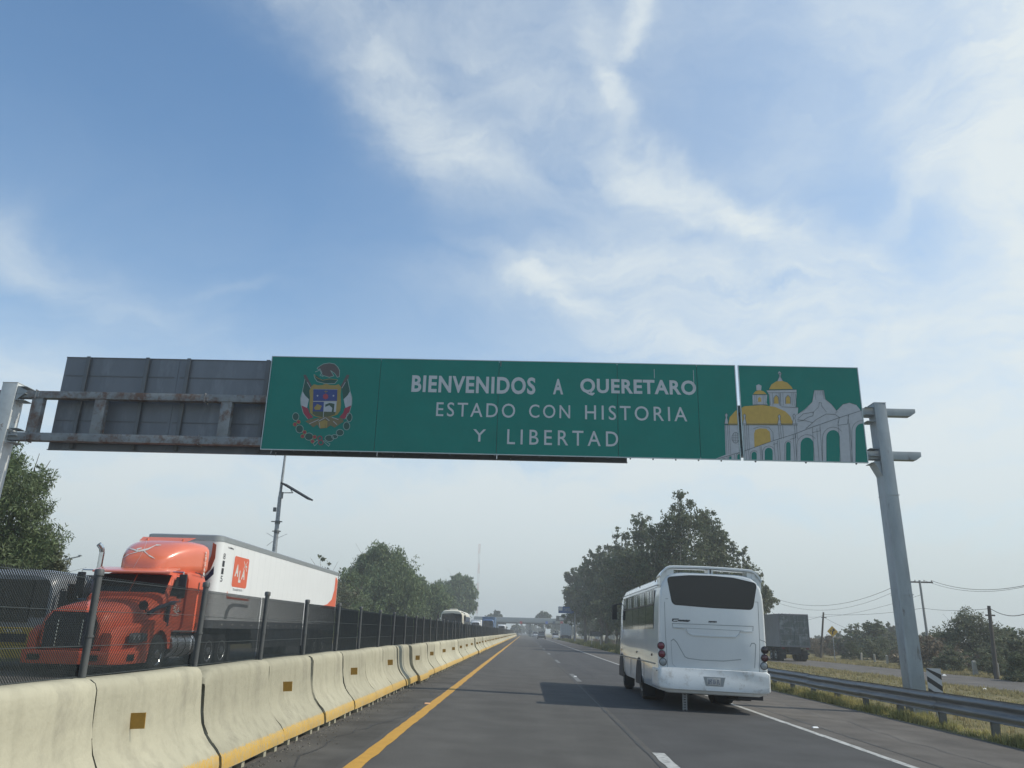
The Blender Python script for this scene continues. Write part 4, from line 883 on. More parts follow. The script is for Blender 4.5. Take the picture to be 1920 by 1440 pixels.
D.line([(1.114, 3.08, 1.05), (1.114, 3.08, 2.0), (1.114, 3.42, 2.60), (1.114, 4.24, 2.60), (1.114, 4.26, 1.05), (1.114, 3.08, 1.05)], .014, bk); D.line([(1.116, 4.0, 1.62), (1.116, 4.14, 1.62)], .04, bk)
D.done({'badge_black': 'door_gap'}, cab)
D = Decal(trk, X=TX+1.2, off=0)
D.line([(1.242, 5.0, 2.15), (1.242, 5.0, 2.45)], .07, bk); D.line([(1.242, 5.2, 1.20), (1.242, 5.2, 1.30)], .07, bk); D.line([(1.242, 4.5, 2.74), (1.242, 5.5, 2.66)], .025, bk); D.done({'badge_black': 'vent'}, slp)
def side_text(root, t, y0, y1, z0, z1, x, m, name, bold=.02, slant=0, parent=None):
    v, f = text_geo(t, y0, y1, z0, z1, 0, bold=bold, slant=slant); g = MB(); g.add([(x, a, c) for a, b, c in v], f); return g.build(name, m, parent or root, fix=False)
wdec = mat('white_decal', (.62, .60, .56), .5, var=.05); bdec = mat('black_decal', (.03, .03, .035), .5); odec = mat('orange_decal', (.66, .13, .06), .45, var=.04); gdec = mat('grey_decal', (.26, .28, .29), .5); ndec = mat('navy_decal', (.02, .03, .09), .5)
for i, ch in enumerate('ALA'): side_text(trk, ch, 3.52+.15*i, 3.66+.15*i, 1.62-.04*i, 1.86-.04*i, 1.117, wdec, 'door_logo', .03, .2)
D = Decal(trk, X=TX+1.117, off=0); D.line([(1.1175, 3.82, 1.84), (1.1175, 4.02, 2.0)], .012, wdec); D.line([(1.1175, 3.5, 1.50), (1.1175, 4.0, 1.50)], .018, wdec); D.done({'white_decal': 'door_logo'})
for i, ch in enumerate('29561'):
    z = 3.40-.155*i; v, f = text_geo(ch, 5.20, 5.34, z-.125, z, 0, bold=.02); g = MB(); g.add([(1.2385 if z < 3.2 else 1.2385-(z-3.2)*.12, a, c) for a, b, c in v], f); g.build('fleet_number', wdec, trk, fix=False)
# the leaping figure on the fairing, laid on its curved front
from mathutils.bvhtree import BVHTree
bpy.context.view_layer.update()
fme = fair.data; bv = BVHTree.FromPolygons([fair.matrix_world @ v.co for v in fme.vertices], [tuple(p.vertices) for p in fme.polygons])
def on_fairing(q):
    d = Vector(ray(*q)).normalized(); h, nrm, _, _ = bv.ray_cast(Vector(CAM), d)
    return None if h is None else (h+nrm*(-.012 if nrm.dot(d) > 0 else .012)-Vector((TX, TY, .10)))
g = MB()
def fstroke(px, w0, w1):
    m_ = 10
    for a, b in zip(px[:-1], px[1:]):
        prev = None
        for i in range(m_+1):
            t = i/m_; w = w0+(w1-w0)*t; q = (a[0]+(b[0]-a[0])*t, a[1]+(b[1]-a[1])*t); L_ = math.hypot(b[0]-a[0], b[1]-a[1]); nx, ny = -(b[1]-a[1])/L_*w/2, (b[0]-a[0])/L_*w/2
            p, r_ = on_fairing((q[0]+nx, q[1]+ny)), on_fairing((q[0]-nx, q[1]-ny))
            if p is None or r_ is None: prev = None; continue
            if prev: g.add([prev[0], p, r_, prev[1]], [(0, 1, 2, 3)])
            prev = (p, r_)
Zt = lambda pts: [(x/3, 960+y/3) for x, y in pts]
for p, w0, w1 in (([(745, 205), (830, 232)], .8, 3.0), ([(830, 232), (880, 222)], 3.2, 3.0), ([(880, 222), (930, 200), (958, 200)], 2.6, .8), ([(860, 230), (885, 255), (918, 272)], 2.4, .7), ([(825, 235), (775, 250), (740, 272)], 1.6, .5), ([(850, 215), (822, 222)], 1.5, 3.0), ([(900, 150), (850, 240), (800, 320)], .3, .5)): fstroke(Zt(p), w0, w1)
g.build('fairing_emblem', wdec, fair, fix=False)
# mirrors, stack, tanks, wheels, chassis
for side in (-1, 1):
    g = MB(); g.box(side*1.44-.11, side*1.44+.11, 3.02, 3.10, 1.95, 2.60); mr = g.build('mirror', under, trk, bevel=.03)
    g = MB(); g.path([(side*1.10, 3.10, 2.66), (side*1.44, 3.05, 2.66), (side*1.44, 3.05, 1.86), (side*1.10, 3.10, 1.86)], .016, 8); g.build('mirror_arm', chrome, mr)
    g = MB(); g.lathe((side*1.06, 1.55, 1.72), (0, -1, 0), [(-.05, .02), (0, .12), (.02, .12)], 18); g.path([(side*1.06, 1.55, 1.70), (side*1.02, 1.85, 1.58)], .015, 6); g.build('fender_mirror', under, trk, smooth=True)
    g = MB(); g.path([(side*1.16, 1.7, 1.52), (side*1.19, 2.3, 1.70), (side*1.19, 2.9, 1.78), (side*1.16, 3.4, 1.84)], .055, 8); g.path([(side*1.17, 3.02, 1.74), (side*1.17, 3.02, 1.22)], .06, 8); g.build('snorkel', mat('navy_plastic', (.02, .025, .045), .5), trk)
    g = MB(); g.lathe((side*.90, 3.62, .70), (0, 1, 0), [(0, .05), (.0, .31), (.02, .33), (1.83, .33), (1.85, .31), (1.85, .05)], 30); tk = g.build('fuel_tank', alu, trk, smooth=True)
    g = MB(); [g.lathe((side*.90, y, .70), (0, 1, 0), [(0, .336), (.06, .336)], 30) for y in (3.95, 4.55, 5.15)]; g.build('tank_strap', mat('strap_black', (.03, .03, .03), .5), tk, smooth=True)
    g = MB(); g.box(side*1.0-.22, side*1.0+.22, 3.5, 5.5, 1.06, 1.10); g.box(side*1.0-.2, side*1.0+.2, 3.55, 4.3, .36, .40); g.build('step', alu, trk)
    tyre(trk, side*1.04, 2.66, .50, .28, side, rim=chrome)
    for y in (6.7, 8.0): tyre(trk, side*.92, y, .50, .27, side, dual=True)
g = MB(); g.box(-.45, .45, .2, 8.7, .55, .95); g.box(-1.1, 1.1, 3.4, 5.7, .95, 1.0); g.tube((-.9, 2.66, .5), (.9, 2.66, .5), .07); g.box(-.4, .4, 6.4, 8.3, .95, 1.12); g.box(-.9, .9, .1, 2.0, .3, .6); g.build('chassis', under, trk)
g = MB(); g.path([(-1.55, 4.3, .9), (-1.55, 4.3, 3.24), (-1.57, 4.26, 3.36), (-1.64, 4.18, 3.46)], .075, 14); g.build('exhaust_stack', chrome, trk, smooth=True)
g = MB(); g.path([(-1.25, 5.45, 1.0), (-1.25, 5.45, 2.5)], .07, 12); g.build('exhaust_stack', chrome, trk)
trk.scale.y = .85
for o in trk.children:
    if o.name.startswith('wheel') and not o.name.startswith('wheel_arch'):
        ys_ = [v.co.y for v in o.data.vertices]; yc = (min(ys_)+max(ys_))/2; o.scale.y = 1/.85; o.location.y = yc-yc/.85
# trailer
trl = empty('box_trailer', (TX, 25.15, .10), label='long white box trailer with an orange square logo, drawn by the orange truck', cat='trailer'); trl.scale = (.985, 1.06, 1.0); bpy.context.view_layer.update()
wtr = mat('trailer_white', (0.80, 0.81, 0.80), .35, coat=.3, var=.025, vscale=1.2)
def tr_ring(z, e=0):
    r_ = .28; out = []
    for (cx, sg) in ((1.25-r_, 1), (-1.25+r_, -1)):
        A_ = [(-math.pi/2)+math.pi/2*i/8 for i in range(9)] if sg > 0 else [math.pi+math.pi/2*i/8 for i in range(9)]
        if sg > 0: arc1 = [(cx+(r_+e)*math.cos(a), r_+(r_+e)*math.sin(a), z) for a in A_]
        else: arc2 = [(cx+(r_+e)*math.cos(a), r_+(r_+e)*math.sin(a), z) for a in A_]
    return arc1+[(1.25+e, 15.4, z), (-1.25-e, 15.4, z)]+arc2
g = MB(); g.loft([tr_ring(1.42), tr_ring(3.84)]); tb = g.build('body', wtr, trl, smooth=True)
g = MB(); g.loft([tr_ring(3.84, .012), tr_ring(4.0, .012), tr_ring(4.03, -.03)]); g.build('roof_rail', mat('rail_aluminium', (.40, .42, .42), .4, .6, var=.06), trl, smooth=True)
g = MB(); g.loft([tr_ring(1.17, .008), tr_ring(1.42, .008)]); sr = g.build('side_rail', mat('side_rail_grey', (.22, .23, .24), .5, .3), trl, smooth=True)
g = MB(); [g.prism([(1.259, y, 1.27), (1.259, y+.16, 1.27), (1.259, y+.16, 1.31), (1.259, y, 1.31)], (.006, 0, 0)) for y in np.arange(.8, 15, .9)]; g.build('marker_strip', wdec, sr)
D = Decal(trl, X=TX+1.25, off=.003)
rv = mat('rivet_line', (.62, .63, .63), .5)
for y in np.arange(1.2, 15.2, 1.22/2): D.line([(1.2525, y, 1.45), (1.2525, y, 3.82)], .014, rv)
P3 = lambda y, z, l=1: Vector((1.2535+.0012*l, y, z))
D.raw([P3(1.28, 2.56), P3(1.28, 3.45), P3(1.34, 3.50), P3(2.55, 3.50), P3(2.62, 3.45), P3(2.62, 2.56), P3(2.55, 2.50), P3(1.34, 2.50)], odec)
D.line([P3(2.15, 3.38, 2), P3(2.48, 3.08, 2)], .035, wdec); D.line([P3(2.50, 3.42, 2), P3(2.14, 3.12, 2)], .022, wdec); D.line([P3(2.30, 3.25, 2), P3(2.46, 3.22, 2)], .05, wdec)
D.raw([P3(.98, 2.32)]+[P3(y, z) for y, z in ((1.0, 2.14), (1.05, 2.10), (3.0, 2.10), (3.0, 2.16), (1.12, 2.17), (1.05, 2.2), (1.03, 2.32))], odec)
D.raw([P3(.98, 1.46), P3(1.06, 1.72), P3(1.25, 1.90), P3(1.6, 1.98), P3(3.0, 1.96), P3(3.0, 1.86), P3(1.7, 1.87), P3(1.42, 1.78), P3(1.30, 1.62), P3(1.26, 1.46)], gdec)
D.raw([P3(14.9, 3.75), P3(15.1, 3.72), P3(15.36, 3.60), P3(15.36, 2.3), P3(15.0, 2.16), P3(12.6, 2.16), P3(12.6, 2.24), P3(13.7, 2.36), P3(14.5, 2.62), P3(14.85, 3.1)], odec)
D.line([P3(15.37, 3.5, 2), P3(15.37, 2.36, 2), P3(15.08, 2.13, 2), P3(12.6, 2.11, 2)], .03, wtr)
D.done({'rivet_line': 'rivet_line', 'orange_decal': 'orange_marking', 'white_decal': 'logo_figure', 'grey_decal': 'grey_marking', 'trailer_white': 'white_outline'}, tb)
for ch, ya, yb, za, zb in (('A', 1.42, 1.75, 2.84, 3.24), ('L', 1.80, 2.02, 2.66, 3.06), ('A', 2.04, 2.36, 2.78, 3.12)): side_text(trl, ch, ya, yb, za, zb, 1.257, wdec, 'logo_letter', .05, .1, tb)
side_text(trl, 'TRANSPORTE', 1.42, 2.3, 2.38, 2.45, 1.256, gdec, 'logo_lettering', .01, 0, tb); side_text(trl, 'Utility', .62, 1.10, 3.66, 3.73, 1.256, bdec, 'maker_lettering', .03, 0, tb)
for i, ch in enumerate('8115'): side_text(trl, ch, .30, .48, 3.30-.235*i, 3.30+.19-.235*i, 1.2535, bdec, 'trailer_number', .01, 0, tb)
g = MB()                                                     # the front wall's curling shapes
g.prism([(.98, -.006, 3.78), (1.10, -.006, 3.72), (1.12, -.006, 3.30), (1.02, -.006, 2.95), (.80, -.006, 2.72), (.70, -.006, 2.78), (.90, -.006, 3.10), (.98, -.006, 3.40)], (0, .004, 0)); g.build('orange_marking', odec, tb)
g = MB(); g.prism([(1.12, -.007, 3.05), (1.14, -.007, 2.80), (.95, -.007, 2.60), (.60, -.007, 2.50), (.60, -.007, 2.60), (.95, -.007, 2.78)], (0, .004, 0)); g.build('navy_marking', ndec, tb)
g = MB(); g.box(-1.2, 1.2, 15.405, 15.43, 1.15, 4.0); g.build('rear_door', wtr, trl); g = MB(); g.box(-.5, .5, 1, 15.2, .95, 1.17); g.box(-.9, .9, 11.6, 15, .6, .95); g.box(-1.2, 1.2, 15.2, 15.4, .45, .55); g.build('chassis', under, trl)
for side in (-1, 1):
    g = MB(); g.box(side*.7-.08, side*.7+.08, 2.9, 3.1, .15, 1.17); g.box(side*.7-.15, side*.7+.15, 2.85, 3.15, .05, .15); g.build('landing_leg', under, trl)
    for y in (12.2, 13.5): tyre(trl, side*.92, y, .50, .27, side, dual=True)
    g = MB(); g.prism([(side*1.22, y, z) for y, z in ((4.0, .5), (11.3, .5), (11.3, 1.17), (3.6, 1.17))], (side*.01, 0, 0)); g.build('side_skirt', mat('skirt_dark', (.06, .065, .07), .6), trl)

# ------------------------------------------------------------------ other traffic
def wheels4(root, hw, ys, r=.34, w=.2):
    for y in ys:
        for s_ in (-1, 1): tyre(root, s_*(hw-w/2), y, r, w, s_)
def lorry(x, y, col, label, W_=2.4, hcab=2.75, box=None, hbox=3.5, L_=7, facing=1, z=0, boxcol=None, group=None, name='lorry', cat='truck', extra=None):
    """cab-over lorry whose front faces the camera (facing=1) or away (facing=-1, its rear wall towards the camera)"""
    t = empty(name, (x, y, z), (0, 0, 0 if facing > 0 else 0), label=label, cat=cat, group=group); hw = W_/2; m = mat(f'paint_{name}_{int(col[0]*100)}_{int(col[2]*100)}', col, .35, coat=.4, var=.06)
    bmx = mat(f'box_{int((boxcol or col)[0]*100)}_{int((boxcol or col)[2]*100)}', boxcol or col, .5, var=.08, vscale=1.5)
    if facing > 0:
        g = MB(); g.loft([rr(.55, hcab-.18, hw*.93, .05, 5, 6), rr(.5, hcab-.05, hw*.98, .18, 5, 6), rr(.5, hcab, hw, .5, 6, 6), rr(.5, hcab, hw, 2.0, 6, 6)]); c_ = g.build('cab', m, t, smooth=True)
        g = MB(); g.prism(rounded([(-hw*.86, .04, 1.45), (hw*.86, .04, 1.45), (hw*.84, .06, hcab-.30), (-hw*.84, .06, hcab-.30)], .1), (0, -.02, 0)); g.build('windshield', winglass, t)
        g = MB(); g.box(-hw*.6, hw*.6, .03, .06, .85, 1.15); g.build('grille', under, t); g = MB(); g.box(-hw, hw, -.04, .3, .4, .72); g.build('bumper', extra or m, t, bevel=.03)
        for s_ in (-1, 1):
            g = MB(); g.box(s_*hw*.8-.12, s_*hw*.8+.12, -.06, -.02, .52, .66); g.build('headlight', chrome, t)
            g = MB(); g.box(s_*(hw+.16)-.08, s_*(hw+.16)+.08, .1, .16, 1.5, 2.15); g.path([(s_*hw, .3, 2.2), (s_*(hw+.16), .13, 2.2)], .02, 6); g.build('mirror', under, t)
            g = MB(); g.prism([(s_*(hw+.002), yy, zz) for yy, zz in ((.45, 1.45), (1.35, 1.45), (1.35, hcab-.35), (.6, hcab-.35))], (s_*.01, 0, 0)); g.build('side_window', winglass, t)
        if box: g = MB(); g.box(-hw-.03, hw+.03, 2.15, L_, .95, hbox); g.build('box', bmx, t, bevel=.03)
        g = MB(); g.box(-.4, .4, .4, L_, .45, .95); g.build('chassis', under, t)
        for s_ in (-1, 1):
            for yy in (1.1, L_-1.6): tyre(t, s_*(hw-.18), yy, .46, .28, s_)
    return t
dk = lorry(-14.0, 21.6, (.24, .26, .28), 'grey cab-over lorry with a yellow bumper behind the mesh at the far left', W_=2.5, hcab=2.72, box=True, hbox=2.70, L_=8, boxcol=(.10, .10, .10), extra=mat('bumper_yellow', (.42, .30, .05), .5, var=.15, vscale=4))
g = MB(); g.box(-1.24, 1.24, -.06, .02, .72, 1.18); g.build('bumper_panel', mat('bumper_yellow', (.42, .30, .05), .5), dk, bevel=.03); g = MB(); g.box(-.6, .75, -.075, -.06, .80, 1.02); pb = g.build('number_board', under, dk)
v, f = text_geo('130818', .1, .62, 1.05, 1.13, -.068, bold=.02); g = MB(); g.add(v, f); g.build('number_lettering', wdec, dk, fix=False)
g = MB(); g.box(-1.05, .62, -.01, .03, 1.32, 2.42); g.build('windshield', winglass, dk)
# coach
def coach(x, y, label, roof, low, W_=2.5, H=3.5, L_=11):
    t = empty('coach', (x, y, 0), label=label, cat='coach'); hw = W_/2; rm = mat('coach_cream', roof, .35, coat=.4, var=.04); lm = mat('coach_blue', low, .35, coat=.4)
    g = MB(); g.loft([rr(.35, H-.12, hw*.93, 0, 5, 8), rr(.3, H-.03, hw*.98, .12, 5, 8), rr(.3, H, hw, .45, 5, 8), rr(.3, H, hw, L_, 5, 8)]); g.build('body', rm, t, smooth=True)
    g = MB(); g.box(-.4, .4, 1.6, 2.6, H-.02, H+.16); g.build('roof_unit', rm, t, bevel=.05)
    g = MB(); g.prism(rounded([(-hw*.88, -.01, 1.55), (hw*.88, -.01, 1.55), (hw*.86, .02, H-.42), (0, .01, H-.34), (-hw*.86, .02, H-.42)], .12), (0, -.02, 0)); g.build('windshield', winglass, t)
    g = MB(); g.prism(rounded([(-hw*.88, -.01, .55), (hw*.88, -.01, .55), (hw*.88, -.01, 1.52), (-hw*.88, -.01, 1.52)], .1), (0, -.025, 0)); g.build('front_panel', lm, t); g = MB(); g.box(-.12, .12, -.06, -.04, 1.35, 1.55); g.build('badge', wdec, t); g = MB(); g.box(-hw*.9, hw*.9, -.06, -.05, 1.50, 1.53); g.build('front_trim', chrome, t)
    for s_ in (-1, 1):
        g = MB(); g.path([(s_*hw*.8, 0, H-.2), (s_*(hw+.18), -.4, H-.35), (s_*(hw+.2), -.4, H-.6)], .03, 6); g.box(s_*(hw+.2)-.09, s_*(hw+.2)+.09, -.45, -.35, H-1.1, H-.55); g.build('mirror', under, t)
        g = MB(); g.prism([(s_*(hw+.002), yy, zz) for yy, zz in ((1, 1.6), (L_-.5, 1.6), (L_-.5, 2.9), (1, 2.9))], (s_*.01, 0, 0)); g.build('side_window', winglass, t)
        g = MB(); g.box(s_*.9-.16, s_*.9+.16, -.06, -.03, .6, .78); g.build('headlight', chrome, t)
        for yy in (2, L_-2.5): tyre(t, s_*(hw-.18), yy, .48, .28, s_)
coach(-8.0, 88, 'cream-roofed coach with a dark blue front coming along the opposite carriageway', (.68, .63, .50), (.03, .05, .11))
lorry(-11.7, 190, (.75, .76, .76), 'white-cabbed lorry far off, just right of the coach', W_=2.2, hcab=3.5, box=True, boxcol=(.70, .70, .68), hbox=3.9)
lorry(-7.4, 160, (.045, .10, .22), 'dark blue truck far off in the opposite traffic, tallest right of the coach', box=True, boxcol=(.05, .11, .20), hcab=3.6, hbox=4.1, L_=12)
lorry(-12.2, 240, (.72, .72, .70), 'small white delivery van between the white lorry and the blue truck', W_=2.0, hcab=3.0, box=True, hbox=3.6, L_=5)
lorry(-6.0, 205, (.74, .74, .73), 'white van far off, rightmost of the large oncoming vehicles', W_=1.9, hcab=3.0, box=True, hbox=3.1, L_=5.5)
def car(x, y, label, col, facing=-1, W_=1.85, H=1.65, L_=4.8, z=0, name='car', pickup=False, cat='car', rz=0):
    t = empty(name, (x, y, z), (0, 0, rz), label=label, cat=cat); hw = W_/2; m = mat(f'car_paint_{int(col[0]*100)}_{int(col[1]*100)}', col, .3, coat=.6)
    g = MB(); g.loft([rr(.32, .80, hw*.90, 0, 4, 5), rr(.28, .95, hw*.98, .2, 4, 5), rr(.26, .98, hw, 1.2, 4, 5), rr(.26, 1.0, hw, L_-.6, 4, 5), rr(.30, .92, hw*.95, L_, 4, 5)]); g.build('body', m, t, smooth=True)
    a, b, c, d = (1.0, 1.6, L_*.55 if pickup else L_-1.0, L_*.6 if pickup else L_-.3)
    g = MB(); g.loft([rr(.9, 1.0, hw*.92, a, 5, 6), rr(.9, H, hw*.80, b, 5, 6), rr(.9, H, hw*.80, c, 5, 6), rr(.9, 1.02, hw*.9, d, 5, 6)]); g.build('cabin', winglass if not pickup else m, t, smooth=True)
    g = MB(); g.loft([rr(H-.04, H+.02, hw*.74, b+.05, 3, 3), rr(H-.04, H+.03, hw*.76, (b+c)/2, 3, 3), rr(H-.04, H+.02, hw*.74, c-.05, 3, 3)]); g.build('roof', m, t, smooth=True)
    if pickup: g = MB(); g.prism([(-hw*.72, b-.12, 1.08), (hw*.72, b-.12, 1.08), (hw*.66, b+.0, H-.08), (-hw*.66, b+.0, H-.08)], (0, -.25, 0)); g.build('windshield', winglass, t)
    for s_ in (-1, 1): g = MB(); g.box(s_*hw*.75-.16, s_*hw*.75+.16, -.03, .02, .62, .78); g.build('headlight' if facing > 0 else 'tail_light', chrome if facing > 0 else redl, t)
    wheels4(t, hw, (.85, L_-.85)); return t
car(-6.9, 345, 'tiny red car in the oncoming traffic near the toll plaza', (.32, .03, .03), 1)
car(-9.4, 330, 'tiny white car in the oncoming traffic near the toll plaza', (.6, .6, .6), 1)
car(4.1, 205, 'dark pickup truck far ahead on our carriageway, left of the grey box truck', (.035, .04, .04), -1, 2.05, 1.8, 5.4, z=gz(4.1), name='pickup_truck', pickup=True, cat='pickup truck')
car(8.4, 225, 'tiny pale car just left of the grey box truck far ahead', (.6, .6, .58), -1, z=-.27)
car(3.4, 272, 'tiny silver car at the toll plaza ahead', (.5, .5, .5), -1, z=-.1)
def rear_truck(x, y, z, W_, H, label, worn, L_=9, floor=1.15):
    t = empty('box_truck', (x, y, z), label=label, cat='truck'); hw = W_/2; sm = mat('truck_side_'+('worn' if worn else 'grey'), (.30, .31, .33) if worn else (.30, .33, .36), .5, .2, var=.15, vscale=2)
    g = MB(); g.box(-hw, hw, .06, L_, floor, H); g.build('box', sm, t); g = MB()
    g.box(-hw, hw, 0, .06, H-.12, H); g.box(-hw, hw, 0, .06, floor, floor+.12); g.box(-hw, -hw+.07, 0, .06, floor+.12, H-.12); g.box(hw-.07, hw, 0, .06, floor+.12, H-.12); fr = g.build('rear_frame', mat('frame_grey', (.15, .15, .16), .6), t)
    dm = mat('worn_doors', (.10, .115, .11), .5, .3, var=.25, vscale=.8, col2=(.26, .28, .28), thr=(.50, .62), detail=3) if worn else sm
    for a, b in ((-hw+.075, -.01), (.01, hw-.075)):
        g = MB(); g.box(a, b, .02, .055, floor+.13, H-.13); d_ = g.build('door', dm, t)
        g = MB(); [g.tube((x_, .0, floor+.1), (x_, .0, H-.1), .018, n=6) for x_ in (a+(b-a)*.3, a+(b-a)*.75)]; [g.box(a+.05, b-.05, -.0, .02, z_, z_+.03) for z_ in np.linspace(floor+.5, H-.6, 4)]; g.build('lock_bar', mat('lock_bar', (.24, .24, .24), .5, .5), d_)
    g = MB(); g.box(-hw*.9, hw*.9, .05, .15, .55, .68); g.box(-.5, .5, .2, L_+2, .7, floor); g.build('chassis', under, t)
    for s_ in (-1, 1):
        g = MB(); g.box(s_*hw*.8-.12, s_*hw*.8+.12, .0, .05, floor-.16, floor-.04); g.build('tail_light', redl, t)
        for yy in (1.4, 2.7): tyre(t, s_*(hw-.3), yy, .5, .28, s_, dual=True)
        g = MB(); g.box(s_*hw*.72-.25, s_*hw*.72+.25, .5, .52, .2, .9); g.build('mud_flap', dark, t)
    g = MB(); g.loft([rr(.6, H-.6, hw*.95, L_+.4, 6, 6), rr(.6, H-.7, hw*.95, L_+2.2, 6, 6)]); g.build('cab', sm, t, smooth=True)
    tyre(t, hw-.2, L_+1.4, .5, .28, 1); tyre(t, -hw+.2, L_+1.4, .5, .28, -1)
    return t
rear_truck(22.9, 70, -.35, 2.55, 3.85, 'grey trailer truck with patchy worn rear doors on the frontage road, right of the bus', True, 12)
rear_truck(10.3, 205, -.28, 2.45, 4.0, 'grey box truck far ahead in front of the toll plaza, by the trees', False, 8)

# ================================================================== TREES, SHRUBS AND GRASS
bark = mat('bark', (0.13, 0.11, 0.09), .9, var=.3, vscale=3); barkw = mat('pale_bark', (0.36, 0.34, 0.30), .9, var=.3, vscale=3, streak=(1, 1, .3))
LG = [foliage('pepper_leaf', (0.130, 0.180, 0.080), (0.175, 0.205, 0.110)), foliage('dark_leaf', (0.090, 0.122, 0.060), (0.140, 0.140, 0.085)),
      foliage('scrub_leaf', (0.120, 0.145, 0.080), (0.180, 0.170, 0.110)), foliage('dry_scrub', (0.235, 0.180, 0.125), (0.165, 0.145, 0.095), .2), foliage('far_leaf', (0.055, 0.075, 0.036), (0.085, 0.095, 0.05))]
def crown_mesh(name, m, lobes, n, size, seed, droop=0.0, elong=1.6, hollow=.45):
    """thousands of separate leaf sprays spread through several overlapping lobes"""
    rg = np.random.default_rng(seed); vol = np.array([l[3]*l[4]*l[5] for l in lobes])**.8; cnt = (n*vol/vol.sum()).astype(int)+3
    C = []
    for l, c in zip(lobes, cnt):
        # sprays gather in twigs: sub-clusters with gaps between
        nt = max(5, c//26); d = rg.normal(size=(nt, 3)); d /= np.linalg.norm(d, axis=1)[:, None]; rr_ = (hollow+(1-hollow)*rg.random(nt)**.7)*(1+.16*rg.normal(size=nt)); tw = d*rr_[:, None]
        k = rg.integers(0, nt, c); p = tw[k]+rg.normal(size=(c, 3))*np.array([.13, .13, .11]); p = p*np.array(l[3:6])+np.array(l[:3])
        if droop: q = rg.random(c); p[:, 2] -= droop*q*q*rg.random(c)
        C.append(p)
    C = np.vstack(C); N_ = len(C)
    a = rg.normal(size=(N_, 3)); a[:, 2] -= droop*1.5; a /= np.linalg.norm(a, axis=1)[:, None]; b = np.cross(a, rg.normal(size=(N_, 3))); b /= np.linalg.norm(b, axis=1)[:, None]
    s = size*(.55+.9*rg.random(N_))[:, None]; A_, B_ = a*s*elong/2, b*s/2
    V = np.stack([C-A_, C-B_*.8+A_*.1, C+A_, C+B_*.8+A_*.1], 1).reshape(-1, 3)
    me = bpy.data.meshes.new(name); me.vertices.add(4*N_); me.vertices.foreach_set('co', V.ravel()); me.loops.add(4*N_); me.loops.foreach_set('vertex_index', np.arange(4*N_, dtype=np.int32))
    me.polygons.add(N_); me.polygons.foreach_set('loop_start', np.arange(0, 4*N_, 4, dtype=np.int32)); me.polygons.foreach_set('loop_total', np.full(N_, 4, dtype=np.int32)); me.update(); me.materials.append(m); return me
def auto_lobes(seed, W_, H, zb, n=12, top=.75):
    rg = random.Random(seed); out = []
    for i in range(n):
        t = rg.random(); z = zb+(H-zb)*(.12+.76*t); rmax = W_/2*(1-(abs(t-.38)/.85)**1.7)*.72; a = rg.uniform(0, 6.283); r = rmax*rg.random()**.5
        s = W_*rg.uniform(.13, .23)*(1.15-.45*t); out.append((r*math.cos(a), r*math.sin(a), z, s, s, s*rg.uniform(.7, 1.05)))
    out.append((0, 0, H-W_*.11, W_*.13, W_*.13, W_*.12)); out.append((0, 0, (zb+H)/2, W_*.26, W_*.26, (H-zb)*.33)); return out
def trunk_mesh(name, m, lobes, r, seed, lean=.0, stems=1):
    rg = random.Random(seed); g = MB()
    for k in range(stems):
        ox = (k-(stems-1)/2)*r*3; pts = [Vector((ox, 0, -.2))]; zt_ = min(l[2]-l[5]*.3 for l in lobes); zt_ = max(.8, zt_)
        for i in range(1, 5): pts.append(Vector((ox+rg.uniform(-.15, .15)*i*r*2+lean*i/4, rg.uniform(-.2, .2)*i*r*2, zt_*i/4)))
        for i in range(4): g.tube(pts[i], pts[i+1], r*(1.15-.1*i)/stems**.4, r*(1.05-.1*i)/stems**.4, 8)
        for l in lobes[k::stems]:
            e = Vector(l[:3]); b = pts[-1] if rg.random() < .6 else pts[-2]; mid = b.lerp(e, .5)+Vector((rg.uniform(-.3, .3), rg.uniform(-.3, .3), rg.uniform(0, .5)))*l[3]
            g.tube(b, mid, r*.45, r*.30, 6); g.tube(mid, e, r*.30, r*.10, 5)
            for _ in range(3): q = e+Vector((rg.gauss(0, 1)*l[3], rg.gauss(0, 1)*l[4], rg.gauss(.3, 1)*l[5]))*.6; g.tube(mid.lerp(e, .6), q, r*.13, r*.04, 4)
    return g.mesh(name, m)
def tree(x, y, z, cm_, tm, label, group, scale=1.0, rz=0.0, name='tree', cat='tree'):
    t = empty(name, (x, y, z), (0, 0, rz), label=label, cat=cat, group=group); t.scale = (scale,)*3 if not isinstance(scale, tuple) else scale
    obj('trunk', tm, t); obj('crown', cm_, t); return t
def px_tree(px, ptop, Yd, W_, kind, seed, label, group, zb=None, z0=0.0, n=9000, size=None, lobes=None, droop=0, barkm=None, name='tree', hollow=.45, nl=12, r=.22, stems=1):
    """a tree whose top stands where the photograph shows it, at distance Yd"""
    P = at(px, ptop, Y=Yd); H = P[2]-z0; zb = H*.25 if zb is None else zb; lobes = lobes or auto_lobes(seed, W_, H, zb, nl)
    size = size or max(.10, Yd*.0030)
    return tree(P[0], Yd, z0, crown_mesh('crown', LG[kind], lobes, n, size, seed, droop, hollow=hollow), trunk_mesh('trunk', barkm or bark, lobes, r, seed, stems=stems), label, group, name=name)
GL, GR = 'trees beyond the opposite carriageway', 'trees along the right verge'
